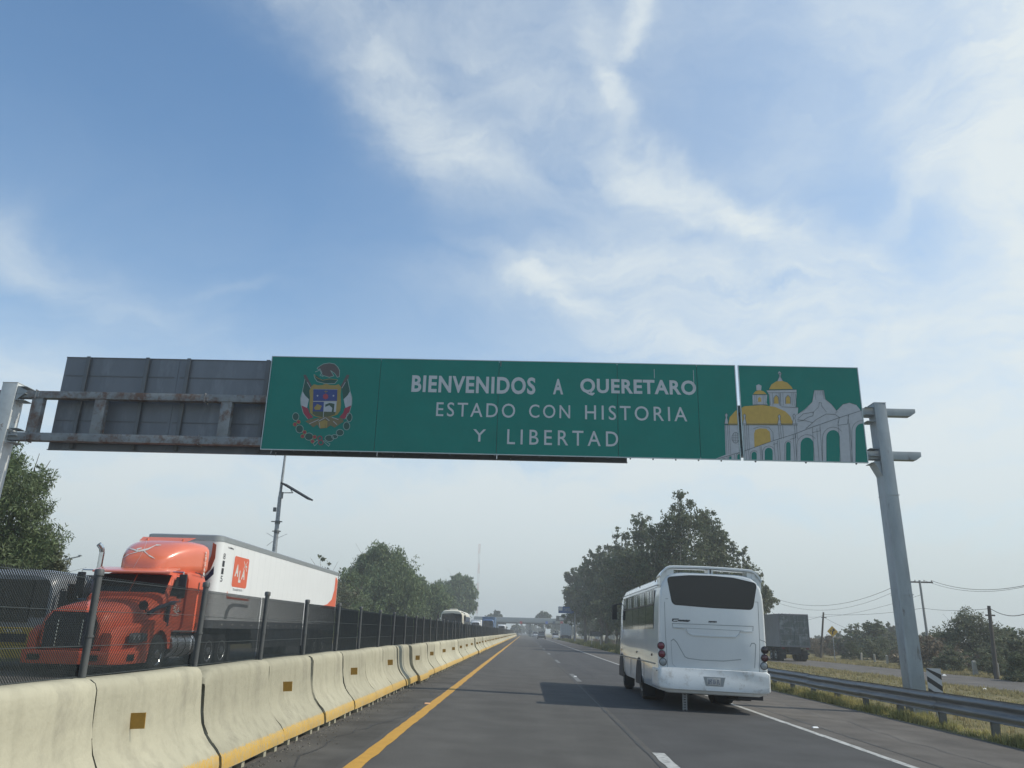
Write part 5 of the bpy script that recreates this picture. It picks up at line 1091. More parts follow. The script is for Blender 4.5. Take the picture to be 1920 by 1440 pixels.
# left: the big feathery tree at the edge, in two masses
def L_(cx, cy, r, rz=None, Yd=27., xo=0, dy=0): P = at(cx, cy, Y=Yd); return (P[0]-xo, dy, P[2], r, r, rz or r)
x0 = at(-60, 1000, Y=27)[0]
lob = [L_(10, 868, .75, .65, xo=x0), L_(62, 900, .62, .55, xo=x0, dy=.4), L_(25, 930, 1.1, .95, xo=x0, dy=-.5), L_(-30, 900, 1.2, xo=x0), L_(60, 960, .62, .7, xo=x0), L_(-70, 950, 1.4, xo=x0), L_(40, 1010, 1.0, .9, xo=x0, dy=.6), L_(-30, 1040, 1.5, 1.1, xo=x0), L_(-120, 1000, 1.6, xo=x0), L_(-160, 880, 1.3, xo=x0), L_(10, 1080, 1.1, .8, xo=x0)]
tree(x0, 27, .08, crown_mesh('crown', LG[0], lob, 74000, .050, 5, .55, 3.0, .2), trunk_mesh('trunk', bark, lob, .22, 5), 'feathery green tree filling the left edge behind the gantry post', GL, name='pepper_tree')
x0 = at(70, 1060, Y=30)[0]
lob = [L_(72, 1040, .62, .55, 30, x0), L_(100, 1030, .42, .45, 30, x0), L_(60, 1075, .9, .7, 30, x0), L_(105, 1060, .45, .5, 30, x0), L_(20, 1090, 1.0, .8, 30, x0), L_(50, 1120, 1.2, .9, 30, x0), L_(88, 1100, .6, .6, 30, x0)]
tree(x0, 30, .08, crown_mesh('crown', LG[2], lob, 26000, .055, 6, .4, 3.0, .2), trunk_mesh('trunk', bark, lob, .10, 6), 'low greyish bushy tree just right of the big feathery tree', GL, name='pepper_tree')
def lobe_tree(px0, Yd, blobs, kind, n, size, seed, label, group, z0, droop=.6, barkm=None, r=.22, elong=2.0, hollow=.25):
    x0 = at(px0, 1100, Y=Yd)[0]; k = Yd/1460*1.04; rg = random.Random(seed)
    lobs = []
    for (px, py, rp) in blobs: P = at(px, py, Y=Yd); lobs.append((P[0]-x0, rg.uniform(-1.2, 1.2), P[2]-z0, rp*k, rp*k*1.1, rp*k*.92))
    tree(x0, Yd, z0, crown_mesh('crown', LG[kind], lobs, n, size, seed, droop, elong, hollow), trunk_mesh('trunk', barkm or bark, lobs, r, seed), label, group)
px_tree(-30, 760, 40, 9, 1, 81, 'dark tree partly hidden behind the feathery tree at the left edge', GL, n=9000, z0=.08)
px_tree(606, 1047, 80, 7, 2, 11, 'small bare-topped tree showing above the white trailer', GL, n=5000, size=.18, z0=.08)
px_tree(660, 1066, 88, 7.5, 0, 12, 'lower green tree at the rear end of the white trailer', GL, n=12000, droop=1.0, zb=1.0, z0=.08, size=.16, hollow=.3)
lobe_tree(712, 104, [(712, 1034, 22), (688, 1050, 24), (738, 1048, 26), (700, 1070, 38), (748, 1078, 34), (668, 1085, 24), (715, 1105, 52), (770, 1100, 26), (660, 1115, 34), (755, 1125, 40)], 0, 42000, .17, 13, 'tallest drooping green tree right of the white trailer', GL, .08, 1.3)
lobe_tree(790, 128, [(786, 1098, 18), (800, 1118, 24), (775, 1125, 24), (815, 1112, 18), (826, 1130, 22), (800, 1145, 26)], 0, 18000, .2, 14, 'green drooping tree on the right shoulder of the tallest left tree', GL, .08, 1.3)
lobe_tree(836, 170, [(820, 1104, 15), (838, 1112, 14), (826, 1128, 20), (845, 1135, 16)], 0, 9000, .26, 15, 'low green tree behind the coach, between two taller ones', GL, .08, 1.3)
lobe_tree(866, 205, [(858, 1086, 13), (876, 1090, 12), (846, 1100, 15), (866, 1106, 20), (884, 1112, 11), (862, 1130, 24), (886, 1132, 9)], 0, 20000, .30, 16, 'rounded green tree standing just behind the coach', GL, .08, 1.6)
for i, (px, py, Yd) in enumerate(((735, 1120, 108), (785, 1130, 122), (690, 1125, 92))): px_tree(px, py, Yd, 8, 0, 30+i, ['dense low growth under the tallest left tree', 'dense low growth left of the coach, behind the fence', 'dense low growth just right of the trailer end'][i], GL, n=9000, zb=.3, z0=.08, size=.17, hollow=.2, name='shrub')
# right: dark tall row beside the verge
RT = [(1078, 1066, 170, 8, 'leftmost dark tree of the right row, behind the blue sign', 9000, 1), (1098, 1046, 150, 8.5, 'dark tree second from the left in the right row', 11000, 1), (1130, 1020, 125, 9, 'dark leafy tree in the middle of the right row', 15000, 1),
      (1165, 990, 105, 9, 'dark tree just left of the two tallest ones', 18000, 1), (1203, 962, 90, 9, 'tall dark tree with a separate tuft on top, left of the bus roof', 24000, 1), (1272, 918, 76, 9.5, 'tallest tree of the right row, open crown with pale branches above the bus', 34000, 1),
      (1330, 955, 80, 8, 'open-crowned tree on the right flank of the tallest one', 22000, 1), (1392, 1030, 84, 6, 'lower reddish tree showing right of the bus roof', 13000, 2), (1424, 1072, 92, 5, 'small thin tree behind the right edge of the bus', 4500, 2)]
for i, (px, py, Yd, W_, lb, n, kd) in enumerate(RT):
    px_tree(px, py, Yd, W_, kd, 50+i, lb, GR, n=int(n*(.8 if i < 4 else .62)), z0=-.35, size=max(.17, Yd*.0022), barkm=barkw if i in (3, 5, 6) else bark, hollow=.35 if i < 5 else .6, nl=18 if n > 15000 else 13, zb=2.2 if i < 5 else 3.5, r=.26, stems=2 if i in (2, 4) else 1, droop=.5)
for i, (x, y) in enumerate(((14.5, 92), (15.5, 110), (15, 132), (16, 150), (14, 185), (17.5, 96))):
    lb_ = auto_lobes(70+i, 8, 8.5, 1.2, 12); tree(x, y, -.35, crown_mesh('crown', LG[1], lb_, 7000, .26, 70+i, hollow=.25), trunk_mesh('trunk', barkw if i % 2 else bark, lb_, .2, 70+i, stems=2),
         ['dark lower tree behind the bus, beneath the tall tufted one', 'dark lower tree in the shade of the right row, above the brown sign', 'dark lower tree left of the brown sign', 'dark lower tree in the right row near the blue sign', 'lower tree at the far end of the right row', 'dark lower tree hidden behind the bus, nearest of the row'][i], GR)
# far trees at the toll plaza and horizon
far_defs = [(930, 1147, 330, 9, 'small round tree standing above the left half of the toll canopy'), (1022, 1148, 330, 10, 'small round tree standing above the right half of the toll canopy')]
for i, (px, py, Yd, W_, lb) in enumerate(far_defs): px_tree(px, py, Yd, W_, 4, 90+i, lb, 'far trees beyond the toll plaza', n=4500, size=.7, nl=7, zb=4)
fl = [auto_lobes(200+i, 9, 6.5+i*.6, .4, 9) for i in range(3)]; fm = [(crown_mesh('crown', LG[4], l, 3000, .55, 200+i, hollow=.25), trunk_mesh('trunk', bark, l, .2, 200+i)) for i, l in enumerate(fl)]
rng = random.Random(44)
for i in range(34):
    x = -75+150*i/33+rng.uniform(-2, 2); y = rng.uniform(345, 420); c_, t_ = fm[i % 3]
    if -3 < x < 14: y += 150
    tree(x, y, -.3, c_, t_, 'distant hazy tree on the skyline seen through and beside the toll plaza', 'distant trees on the skyline', rng.uniform(.75, 1.15), rng.uniform(0, 6))
for i in range(26):
    y = 110+i*9; c_, t_ = fm[(i*2) % 3]; tree(-26-rng.uniform(0, 7), y+90, .08, c_, t_, 'tree of the far row beyond the oncoming traffic, between coach and toll plaza', 'far row of trees on the left', rng.uniform(.5, .68), rng.uniform(0, 6))

# scrub beyond the frontage road
def shrub_var(seed, kind, W_, H, n, size): l = auto_lobes(seed, W_, H, .1, 8); return (crown_mesh('crown', LG[kind], l, n, size, seed, hollow=.25), trunk_mesh('trunk', bark, l, .07, seed, stems=2))
SV = [shrub_var(301, 2, 6, 3.2, 5000, .16), shrub_var(302, 1, 6.5, 3.8, 5500, .16), shrub_var(303, 3, 5, 2.2, 4500, .13), shrub_var(304, 2, 8, 4.6, 7000, .17), shrub_var(305, 3, 6, 2.7, 5000, .14)]
GS = 'shrubs and small trees beyond the frontage road'
dl = [(0, 0, 4.9, 1.7, 1.7, 1.3), (-1.3, 0, 4.2, 1.5, 1.5, 1.2), (1.4, 0, 4.1, 1.6, 1.6, 1.2), (-2.6, .5, 3.0, 1.7, 1.7, 1.2), (2.7, -.3, 3.1, 1.7, 1.7, 1.3), (0, 0, 3.0, 2.6, 2, 1.5), (-3.8, 0, 1.9, 1.6, 1.6, 1.1), (3.8, 0, 1.9, 1.7, 1.7, 1.2), (0, 0, 1.5, 3, 2, 1.2)]
Pd = at(1815, 1141, Y=66); sc_ = (Pd[2]+.35)/6.25
tree(Pd[0], 66, -.35, crown_mesh('crown', LG[2], dl, 17000, .15, 77, .3, hollow=.3), trunk_mesh('trunk', bark, dl, .15, 77), 'domed dark tree, the tallest among the scrub at the right', GS, sc_, 0)
named = [(1870, 1172, 60, 3, 1.0, 'green shrub right of the domed tree'), (1760, 1180, 72, 1, 1.0, 'dark shrub left of the domed tree, behind the leaning pole'), (1908, 1180, 56, 0, 1.0, 'shrub at the right edge of the picture on the skyline'),
         (1628, 1162, 104, 1, 1.3, 'round-topped bush left of the gantry post on the skyline'), (1598, 1172, 108, 0, 1.2, 'bush beside the yellow diamond sign on the skyline'), (1666, 1180, 98, 3, 1.0, 'feathery bush just left of the gantry post'), (1740, 1192, 62, 2, 1.1, 'brownish bush right of the gantry post'),
         (1700, 1190, 88, 0, 1.0, 'bush hidden behind the gantry post'), (1520, 1196, 118, 4, 1.3, 'dry reddish brush right of the grey trailer truck'), (1905, 1222, 44, 1, .9, 'dark bush low at the right edge behind the wooden pole'), (1845, 1215, 50, 3, .9, 'mid-green bush in front of the domed tree'),
         (1780, 1212, 56, 0, .9, 'bush behind the broad concrete posts'), (1560, 1190, 112, 4, 1.5, 'dry brown brush behind the yellow diamond sign')]
for (px, py, Yd, k, sc, lb) in named:
    P = at(px, py, Y=Yd); c_, t_ = SV[k]; H = {0: 3.2, 1: 3.8, 2: 2.2, 3: 4.6, 4: 2.7}[k]; sh = (P[2]+.35)/H*.93
    tree(P[0], Yd, -.35, c_, t_, lb, GS, (sh*1.15 if sc < 2 else sh*1.1, sh*1.15, sh), rng.uniform(0, 6), name='shrub', cat='shrub' if 'tree' not in lb else 'tree')
def zone(x, y):
    r_ = x/y
    return ' at the right edge, right of the leaning wooden pole' if r_ > .60 else ' between the pale pole and the leaning wooden pole' if r_ > .525 else ' just beside the gantry post' if r_ > .46 else ' between the yellow diamond sign and the gantry post' if r_ > .40 else ' left of the yellow diamond sign'
for i in range(150):
    y = 38+130*rng.random(); x = 31+max(0, (y-60)*.05)+rng.random()**1.3*26
    if abs(x/y-.62) < 0: continue
    k = rng.choice([0, 1, 2, 2, 4, 4, 0]); c_, t_ = SV[k]; lim = .55+.45*min(1, (x-30)/12)
    tree(x, y, -.35, c_, t_, {0: 'green bush in the scrub', 1: 'dark bush in the scrub', 2: 'dry brown bush in the scrub', 4: 'reddish dry brush in the scrub'}[k]+zone(x, y), GS, lim*rng.uniform(.45, .85), rng.uniform(0, 6), name='shrub', cat='shrub')
for i in range(40):
    y = 150+rng.random()*260; x = 30+rng.random()*150; c_, t_ = fm[i % 3]
    tree(x, y, -.35, c_, t_, 'distant tree on the skyline right of the bus, beyond the scrub', 'distant trees on the right skyline', rng.uniform(.45, .8), rng.uniform(0, 6))
for i in range(16):
    x = 13+rng.random()*5; y = 66+rng.random()*110; c_, t_ = SV[rng.choice([0, 2])]
    tree(x, y, -.33, c_, t_, 'low undergrowth bush at the foot of the right row of trees', 'undergrowth bushes under the right row', rng.uniform(.25, .42), rng.uniform(0, 6), name='shrub', cat='shrub')

# grass: blades in tufts, all counted as ground cover
def grass(name, m, spots, h, seed, label, blades=16):
    rg = np.random.default_rng(seed); n = len(spots)*blades; base = np.repeat(np.array(spots), blades, 0); hs = np.repeat(np.array(h), blades)*(.5+.7*rg.random(n))
    base = base+np.column_stack([rg.normal(0, .05, n), rg.normal(0, .05, n), np.zeros(n)]); a = rg.random(n)*6.283; d = np.column_stack([np.cos(a), np.sin(a), np.zeros(n)]); w = .0035+.004*rg.random(n); w = w*(1+base[:, 1]/14)
    side = np.column_stack([-np.sin(a), np.cos(a), np.zeros(n)])*w[:, None]; tip = base+d*(hs*.55)[:, None]*rg.random(n)[:, None]; tip[:, 2] += hs
    V = np.stack([base-side, base+side, tip], 1).reshape(-1, 3)
    me = bpy.data.meshes.new(name); me.vertices.add(3*n); me.vertices.foreach_set('co', V.ravel()); me.loops.add(3*n); me.loops.foreach_set('vertex_index', np.arange(3*n, dtype=np.int32))
    me.polygons.add(n); me.polygons.foreach_set('loop_start', np.arange(0, 3*n, 3, dtype=np.int32)); me.polygons.foreach_set('loop_total', np.full(n, 3, dtype=np.int32)); me.update(); me.materials.append(m)
    tag(obj(name, me), label, 'grass', kind='stuff')
gy = foliage('grass_yellow', (0.42, 0.36, 0.15), (0.23, 0.24, 0.09), .4); gd = foliage('grass_dry', (0.36, 0.30, 0.16), (0.25, 0.23, 0.11), .45)
rg = random.Random(9)
def spot(x, y): return (x, y, zt(x) if x < 19.5 else -.35)
sp1, h1 = [], []
for _ in range(11000):
    y = 8+75*rg.random()**1.5; cl = .5+.5*math.sin(y*2.1+math.sin(y*.9)*2); x = 8.62+abs(rg.gauss(0, .42))
    if rg.random() > .12+.88*cl**1.5: continue
    sp1.append(spot(x, y)); h1.append((.07+.13*rg.random())*(.6+.6*cl)*(1 if x < 9.6 else .7))
grass('verge_grass', gy, sp1, h1, 1, 'yellow-green tufts of grass under and in front of the guardrail', 10)
sp1, h1 = [], []
for _ in range(17000):
    y = 12+120*rg.random()**1.4; x = rg.choice([rg.uniform(9.4, 19.4), rg.uniform(26.0, 31.5)])
    if rg.random() < .5: x = rg.gauss(18.8, .6) if rg.random() < .5 else 26+abs(rg.gauss(0, .8))
    if 19.5 < x < 26: continue
    sp1.append(spot(x, y)); h1.append(.05+.12*rg.random())
grass('dry_grass', gd, sp1, h1, 2, 'short dry grass on the strips beside the frontage road', 7)
sp1, h1 = [], []
for _ in range(5000):
    y = 70+150*rg.random(); x = rg.uniform(8.6, 14); sp1.append(spot(x, y)); h1.append(.15+.35*rg.random())
grass('tall_grass', foliage('grass_green', (0.105, 0.125, 0.04), (0.19, 0.17, 0.07), .25), sp1, h1, 3, 'taller green grass at the foot of the right row of trees', 6)

# ================================================================== ROADSIDE FURNITURE
def block(name, loc, rot, label, cat, group=None): return empty(name, loc, rot, label=label, cat=cat, group=group)
# chevron board
ch = block('hazard_marker', (9.98, 20.45, -.28), (0, .02, .06), 'black and white striped hazard board behind the guardrail beside the gantry post', 'marker')
g = MB(); g.box(-.18, .18, -.004, .004, .15, 1.12); g.build('board', mat('marker_white', (.42, .43, .44), .5, var=.08, vscale=4), ch); g = MB()
for i in range(5):
    z = 1.20-.265*i; P = [(-.18, z), (.18, z-.22), (.18, z-.345), (-.18, z-.125)]; P = [(x, min(1.118, max(.152, zz))) for x, zz in P]
    if len(set(p[1] for p in P)) > 1: g.add([(x, -.0065, zz) for x, zz in P], [(0, 1, 2, 3)])
g.build('stripes', mat('marker_black', (.02, .02, .022), .5), ch, fix=False); g = MB(); g.box(-.025, .025, .006, .05, 0, 1.05); g.build('post', steel, ch)
# concrete fence posts at the edge of the scrub
pmat = mat('fence_concrete', (0.36, 0.34, 0.29), .9, var=.2, vscale=4); g = MB(); g.loft([[(-.075, -.075, -.2), (.075, -.075, -.2), (.075, .075, -.2), (-.075, .075, -.2)], [(-.06, -.06, .9), (.06, -.06, .9), (.06, .06, .9), (-.06, .06, .9)], [(-.03, -.03, .95), (.03, -.03, .95), (.03, .03, .95), (-.03, .03, .95)]])
me_fp = g.mesh('fence_post', pmat)
fps = [(1592.6, 1236), (1615, 1239.5), (1641, 1243), (1664.7, 1246), (1691, 1250), (1725, 1252), (1791, 1258), (1830, 1267), (1870, 1272)]
wh = ['leftmost thin', 'pale upright', 'small grey', 'bright', 'half-hidden', 'partly covered', 'broad', 'whitest broad', 'rightmost']
for i, (px, py) in enumerate(fps):
    P = at(px, py, Z=-.35); o = obj('fence_post', me_fp, loc=(P[0], P[1], -.35)); s_ = .78 if i < 6 else .9; o.scale = (1.2 if i < 6 else 1.7, 1.2, s_); o.rotation_euler = (rng.uniform(-.08, .08), rng.uniform(-.1, .1), rng.uniform(0, 1))
    tag(o, wh[i]+' concrete post of the old fence line beyond the frontage road', 'post', 'old concrete fence posts')
# diamond warning sign
P = at(1561, 1184, Y=72); ds = block('warning_sign', (P[0], 72, -.35), (0, 0, 0), 'yellow diamond curve warning sign on a thin post by the frontage road', 'road sign'); zc = P[2]+.35
g = MB(); g.prism([(0, 0, zc-.47), (.47, 0, zc), (0, 0, zc+.47), (-.47, 0, zc)], (0, .01, 0)); g.build('board', mat('warning_yellow', (.62, .36, .04), .5, var=.08), ds)
g = MB(); g.prism([(-.05, -.004, zc-.26), (.05, -.004, zc-.26), (.05, -.004, zc-.04), (.14, -.004, zc+.06), (.22, -.004, zc+.02), (.18, -.004, zc+.24), (-.02, -.004, zc+.18), (.05, -.004, zc+.12), (-.05, -.004, zc+.02)], (0, .002, 0)); g.prism([(-.2, -.004, zc-.02), (-.12, -.004, zc-.02), (-.08, -.004, zc+.1), (-.16, -.004, zc+.12)], (0, .002, 0)); g.build('arrow', bk, ds)
g = MB(); g.tube((0, .03, 0), (0, .03, zc+.3), .035, n=8); g.build('post', steel, ds)
# utility poles
wood = mat('pole_wood', (0.11, 0.095, 0.08), .9, var=.25, vscale=3, streak=(1, 1, .2)); wirem = mat('cable_black', (.03, .03, .032), .6)
def pole(px0, py0, px1, py1, Yd, label, z0=-.35, arm=1.0, r=.12, m=wood, lamp=False, cross=True):
    B_, T_ = at(px0, py0, Y=Yd), at(px1, py1, Y=Yd); B_[2] = z0
    t = block('utility_pole', tuple(B_), (0, 0, 0), label, 'utility pole', 'utility poles beyond the frontage road'); tp = Vector(T_)-Vector(B_)
    g = MB(); g.tube((0, 0, -.3), tp, r, r*.68, 10); g.build('shaft', m, t)
    if cross:
        g = MB(); g.box(tp.x-arm, tp.x+arm, -.06, .06, tp.z-.22, tp.z-.10); g.build('crossarm', wood, t, bevel=.01)
        for dx in (-arm*.92, -arm*.35, arm*.35, arm*.92): g = MB(); g.lathe((tp.x+dx, 0, tp.z-.10), (0, 0, 1), [(0, .03), (.06, .05), (.10, .05), (.14, .02)], 8); g.build('insulator', mat('porcelain', (.35, .33, .30), .4), t)
    else:
        g = MB(); g.box(tp.x-.25, tp.x+.25, -.05, .05, tp.z-.55, tp.z-.47); g.build('bracket', wood, t)
    return Vector(B_)+tp
T1 = pole(1747, 1250, 1724, 1088, 69.6, 'pale utility pole with a crossarm, just right of the gantry post', m=mat('pole_concrete', (.30, .30, .28), .8, var=.15), arm=1.1)
T2 = pole(1869, 1277, 1854, 1136, 46, 'dark wooden pole leaning at the right in front of the domed tree', cross=False, r=.13)
T3 = pole(1538, 1235, 1544, 1148, 84, 'short dark wooden pole left of the yellow diamond sign', cross=False, r=.12)
T4 = pole(1438, 1200, 1435, 1120, 100, 'utility pole showing above the right edge of the bus', arm=1.3)
T5 = pole(1466, 1200, 1466, 1150, 150, 'small far utility pole above the grey trailer truck', arm=1.6)
def wire(a, b, sag, r=.018, label=None):
    a, b = Vector(a), Vector(b); n = 14; g = MB(); pts = []
    for i in range(n+1): t = i/n; p = a.lerp(b, t); p.z -= sag*4*t*(1-t); pts.append(p)
    g.path(pts, r, 5); o = g.build('overhead_wire', wirem); o.location = (0, 0, 0); tag(o, label, 'wire', 'overhead wires on the right')
E1, E2 = at(1925, 1097, Y=52), at(1925, 1150, Y=38)
wire(T1+Vector((1.0, 0, 0)), E1, .5, label='upper wire from the pale pole to the right edge of the picture', r=.018); wire(T1+Vector((.4, 0, 0)), E1+np.array([.4, .6, -.02]), .6, label='second wire running beside the upper one to the right edge', r=.013)
wire(T4+Vector((.9, 0, 0)), T1+Vector((-1.0, 0, 0)), 1.5, label='long sagging wire between the bus and the pale pole', r=.017); wire(T4+Vector((.2, 0, -.1)), T1+Vector((-.4, 0, -.05)), 1.9, label='lower of the two long sagging wires left of the pale pole', r=.013)
wire(T3+Vector((0, 0, -.2)), T1+Vector((0, 0, -2.3)), .25, label='nearly level wire from the short wooden pole to the pale pole', r=.013); wire(T1+Vector((0, 0, -2.3)), T2+Vector((0, 0, -.15)), .15, label='nearly level wire from the pale pole to the leaning pole', r=.013)
wire(T2+Vector((0, 0, -.1)), E2, .25, label='thick drooping cable from the leaning pole to the right edge', r=.018); wire(T3+Vector((0, 0, -.5)), at(1690, 1200, Y=75), .5, label='low cable falling right from the short wooden pole', r=.013)
wire(T3+Vector((0, 0, -.3)), at(1438, 1160, Y=100), .5, label='wire from the short wooden pole to the pole behind the bus', r=.013); wire(T5, T1+Vector((0, 0, -1.2)), 1.2, label='faint wire crossing the sky from the far pole to the pale pole', r=.013)
# lamp post with its solar panel, left
lp = block('solar_lamp_post', (-16.6, 52, .08), (0, 0, 0), 'tall steel lamp post with a tilted solar panel, behind the white trailer', 'lamp post')
def lz(px, py): P = at(px, py, Y=52); return Vector((P[0]+16.6, 0, P[2]-.08))
b0, b1, b2 = lz(514, 1040), lz(525, 930), lz(536, 848); up = (b2-b0).normalized(); b00 = Vector((b0.x-.0, 0, 0)); g = MB(); g.tube(b00, b0, .17, .16, 16); g.tube(b0, b1, .16, .12, 16); g.tube(b1, b2+up*1.2, .095, .07, 14); g.build('pole', steel, lp)
g = MB(); A_ = lz(531, 908); Bq = lz(581, 938); dpt = Vector((0, 1.3, .10)); nv = Vector((.25, 0, .45)).normalized()*.10
g.loft([[A_-dpt*.5, Bq-dpt*.5, Bq+dpt*.5, A_+dpt*.5], [A_-dpt*.5+nv, Bq-dpt*.5+nv, Bq+dpt*.5+nv, A_+dpt*.5+nv]]); g.build('solar_panel', mat('solar_dark', (.030, .035, .04), .85, var=.1, spec=.1), lp)
g = MB(); g.tube(lz(528, 924), lz(549, 924), .035, n=6); g.tube(lz(549, 924), lz(545, 918), .03, n=6); g.lathe(lz(527, 926), (0, 0, 1), [(-.3, .16), (.12, .16)], 10); g.build('bracket', steel, lp)
g = MB()
for (px, py, wl2, wr_) in ((520.5, 978, .42, .30), (519, 996, .30, .26)): c_ = lz(px, py); g.box(c_.x-wl2, c_.x+wr_, -.05, .05, c_.z-.03, c_.z+.03); g.lathe(c_, (0, 0, 1), [(-.15, .18), (.05, .18)], 10)
c_ = lz(521, 955); g.box(c_.x-.30, c_.x-.12, -.08, .08, c_.z-.15, c_.z+.12); g.build('clamp', mat('clamp_dark', (.10, .11, .11), .6), lp)
g = MB(); c_ = lz(518, 1010)
for a in (.5, 2.6, 3.9): g.tube(c_, c_+Vector((math.cos(a)*.8, 0, math.sin(a)*.7)), .014, n=5)
g.build('spikes', steel, lp)
# thin street light on the far left, blue service board, brown board, mast
t = block('street_light', (at(126, 1060, Y=60)[0], 60, .08), (0, 0, 0), 'thin street light arm showing beside the left tree, above the mesh', 'street light'); g = MB(); q = at(126, 1050, Y=60)[2]; g.tube((0, 0, 0), (0, 0, q), .07, .05, 8); g.build('pole', steel, t); g = MB(); g.tube((-.5, 0, q-.12), (.85, 0, q+.22), .05, n=6); g.box(.75, .95, -.08, .08, q+.22, q+.32); g.build('arm', steel, t)
P0, P1 = at(1047, 1149.5, Y=150), at(1076, 1138, Y=150)
t = block('service_sign', ((P0[0]+P1[0])/2, 150, -.3), (0, 0, 0), 'blue service sign standing out from the leftmost dark tree of the right row', 'road sign'); w = (P1[0]-P0[0])/2
g = MB(); g.box(-w, w, 0, .06, P0[2]+.3, P1[2]+.3); g.build('board', mat('service_blue', (.015, .085, .24), .5, var=.08), t); g = MB(); g.box(-w+.1, -w+.75, -.01, -.002, P0[2]+.75, P1[2]+.2); g.build('pictogram', wdec, t); v, f = text_geo('DIESEL', -w+1.0, w-.5, P0[2]+.65, P1[2]+.02, -.012, bold=.02); g = MB(); g.add(v, f); g.build('lettering', gdec, t, fix=False)
g = MB(); g.tube((w+.2, .1, 0), (w+.2, .1, P1[2]+.3), .12, n=8); g.build('post', steel, t)
P0, P1 = at(1106, 1193, Y=112), at(1130, 1184, Y=112)
t = block('roadside_board', ((P0[0]+P1[0])/2, 112, -.3), (0, 0, 0), 'small grey-brown board on two posts in front of the dark tree trunks', 'road sign'); w = (P1[0]-P0[0])/2
g = MB(); g.box(-w, w, 0, .04, P0[2]+.3, P1[2]+.3); g.build('board', mat('board_brown', (.12, .115, .095), .6, var=.15, vscale=2, col2=(.18, .17, .15)), t); g = MB(); [g.tube((x_, .08, 0), (x_, .08, P1[2]+.3), .05, n=6) for x_ in (-w*.7, w*.7)]; g.build('post', mat('post_pale', (.4, .4, .38), .7), t); g = MB(); [g.box(-w*.8+(i % 3)*w*.1, w*.5+(i % 2)*w*.2, -.006, -.002, P0[2]+.42+i*.17, P0[2]+.47+i*.17) for i in range(3)]; g.build('print', gdec, t)
mast = block('radio_mast', (at(894, 1150, Y=430)[0], 430, 0), (0, 0, 0), 'very thin red and white lattice mast far off above the toll plaza', 'mast'); mh = at(898, 1020, Y=430)[2]
for i in range(9): g = MB(); z0_, z1_ = mh*i/9, mh*(i+1)/9; [g.tube((.45*math.cos(a), .45*math.sin(a), z0_), (.45*math.cos(a), .45*math.sin(a), z1_), .07, n=4) for a in (0, 2.1, 4.2)]; [g.tube((.45*math.cos(k*2.1), .45*math.sin(k*2.1), z0_+k*(z1_-z0_)/6), (.45*math.cos(k*2.1+2.1), .45*math.sin(k*2.1+2.1), z0_+(k+1)*(z1_-z0_)/6), .04, n=3) for k in range(6)]; g.build('section', mat('mast_red', (.35, .08, .05), .6) if i % 2 == 0 else mat('mast_white', (.5, .5, .5), .6), mast)
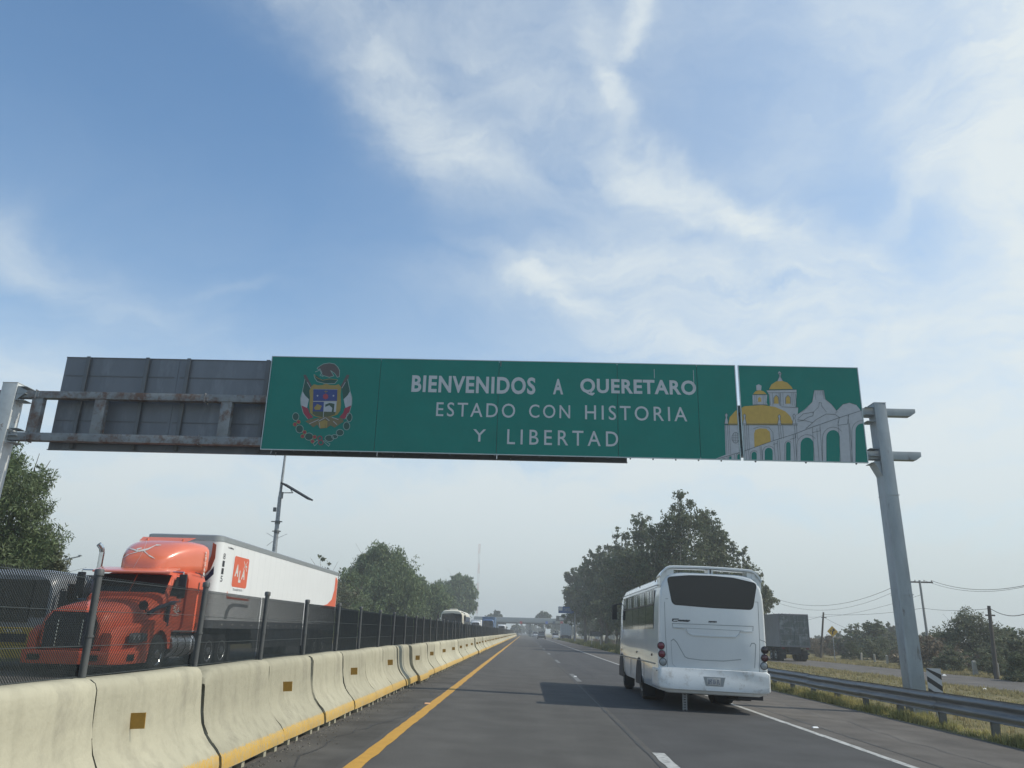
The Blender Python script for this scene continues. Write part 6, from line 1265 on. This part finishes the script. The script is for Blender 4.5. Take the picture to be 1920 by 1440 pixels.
# toll plaza
tp_ = block('toll_plaza', (0, 290, 0), (0, 0, 0), 'grey toll plaza canopy on columns spanning the whole road far ahead', 'toll plaza')
cgm = mat('canopy_grey', (.33, .35, .34), .7, var=.1, vscale=.4); g = MB()
zA, zB = at(960, 1168, Y=290)[2], at(960, 1157.5, Y=290)[2]
g = MB(); g.loft([[(-18.5, 0, zA+.3), (34, 0, zA+.3), (34, 0, zB), (-18.5, 0, zB)], [(-18.5, 14, zA+.3), (34, 14, zA+.3), (34, 14, zB), (-18.5, 14, zB)]]); g.build('canopy', cgm, tp_, bevel=.1)
g = MB(); g.box(-17, 33, .3, 13.5, zA-.1, zA+.28); g.build('soffit', mat('soffit_dark', (.10, .11, .11), .8), tp_)
for x in (-17, -12.2, -7.4, -3.0, 1.7, 6.4, 11.2, 16, 21, 26, 31):
    g = MB(); g.box(x-.22, x+.22, 1, 1.5, -.3, zA); g.box(x-.22, x+.22, 12, 12.5, -.3, zA); g.build('column', mat('column_grey', (.20, .21, .20), .7), tp_)
    g = MB(); g.box(x-.7, x+.7, 4, 8, -.3, 2.6); b_ = g.build('booth', mat('booth_white', (.50, .50, .48), .6), tp_); g = MB(); g.box(x-.55, x+.55, 3.97, 3.99, 1.0, 2.1); g.build('booth_window', winglass, b_)
for (px, m, nm) in ((977, mat('sign_red', (.45, .03, .05), .4), 1), (1025, mat('sign_lane_blue', (.08, .14, .45), .4), 1), (1039, mat('sign_lane_dark', (.03, .06, .10), .5), 1), (1053, mat('sign_red', (.45, .03, .05), .4), 1)):
    P = at(px, 1167.5, Y=289.8); g = MB(); g.box(P[0]-.45, P[0]+.45, -.25, -.1, P[2]-.45, P[2]+.45); g.build('lane_sign', m, tp_, bevel=.05)
g = MB(); P = at(1056, 1160, Y=289); g.box(P[0]-2.5, P[0]+3.4, -1, -.7, P[2]-.8, P[2]+.9); g.build('sign_frame', under, tp_); g = MB(); g.box(P[0]-1.4, P[0]+.2, -1.04, -1.0, P[2]-.5, P[2]+.6); g.build('sign_panel', cgm, tp_)
# litter by the frontage road
g = MB(); g.loft([[(-.12, -.08, 0), (.13, -.05, 0), (.10, .09, 0), (-.1, .07, 0)], [(-.08, -.05, .07), (.10, -.03, .05), (.06, .06, .09), (-.07, .04, .04)]]); me_l = g.mesh('litter', mat('litter_white', (.75, .75, .72), .7))
for (px, py, lb) in ((1846, 1294, 'white scrap of litter on the dry strip behind the guardrail'), (1770, 1267, 'white scrap of litter lying on the frontage road edge near the hazard board')): P = at(px, py, Z=-.34); tag(obj('litter', me_l, loc=(P[0], P[1], -.345)), lb, 'litter')

# ================================================================== HAZE
hz = MB(); hz.box(-1600, 1600, -60, 3100, -1.5, 48)
o = hz.build('haze', []); hm = bpy.data.materials.new('haze_air'); hm.use_nodes = True; N, L = hm.node_tree.nodes, hm.node_tree.links; N.clear()
pv = N.new('ShaderNodeVolumePrincipled'); pv.inputs['Color'].default_value = (.86, .90, .92, 1); pv.inputs['Density'].default_value = .0011; pv.inputs['Anisotropy'].default_value = .2
ou = N.new('ShaderNodeOutputMaterial'); L.new(pv.outputs[0], ou.inputs['Volume']); o.data.materials.append(hm); tag(o, 'thin pale haze over the whole valley', 'haze', kind='stuff')
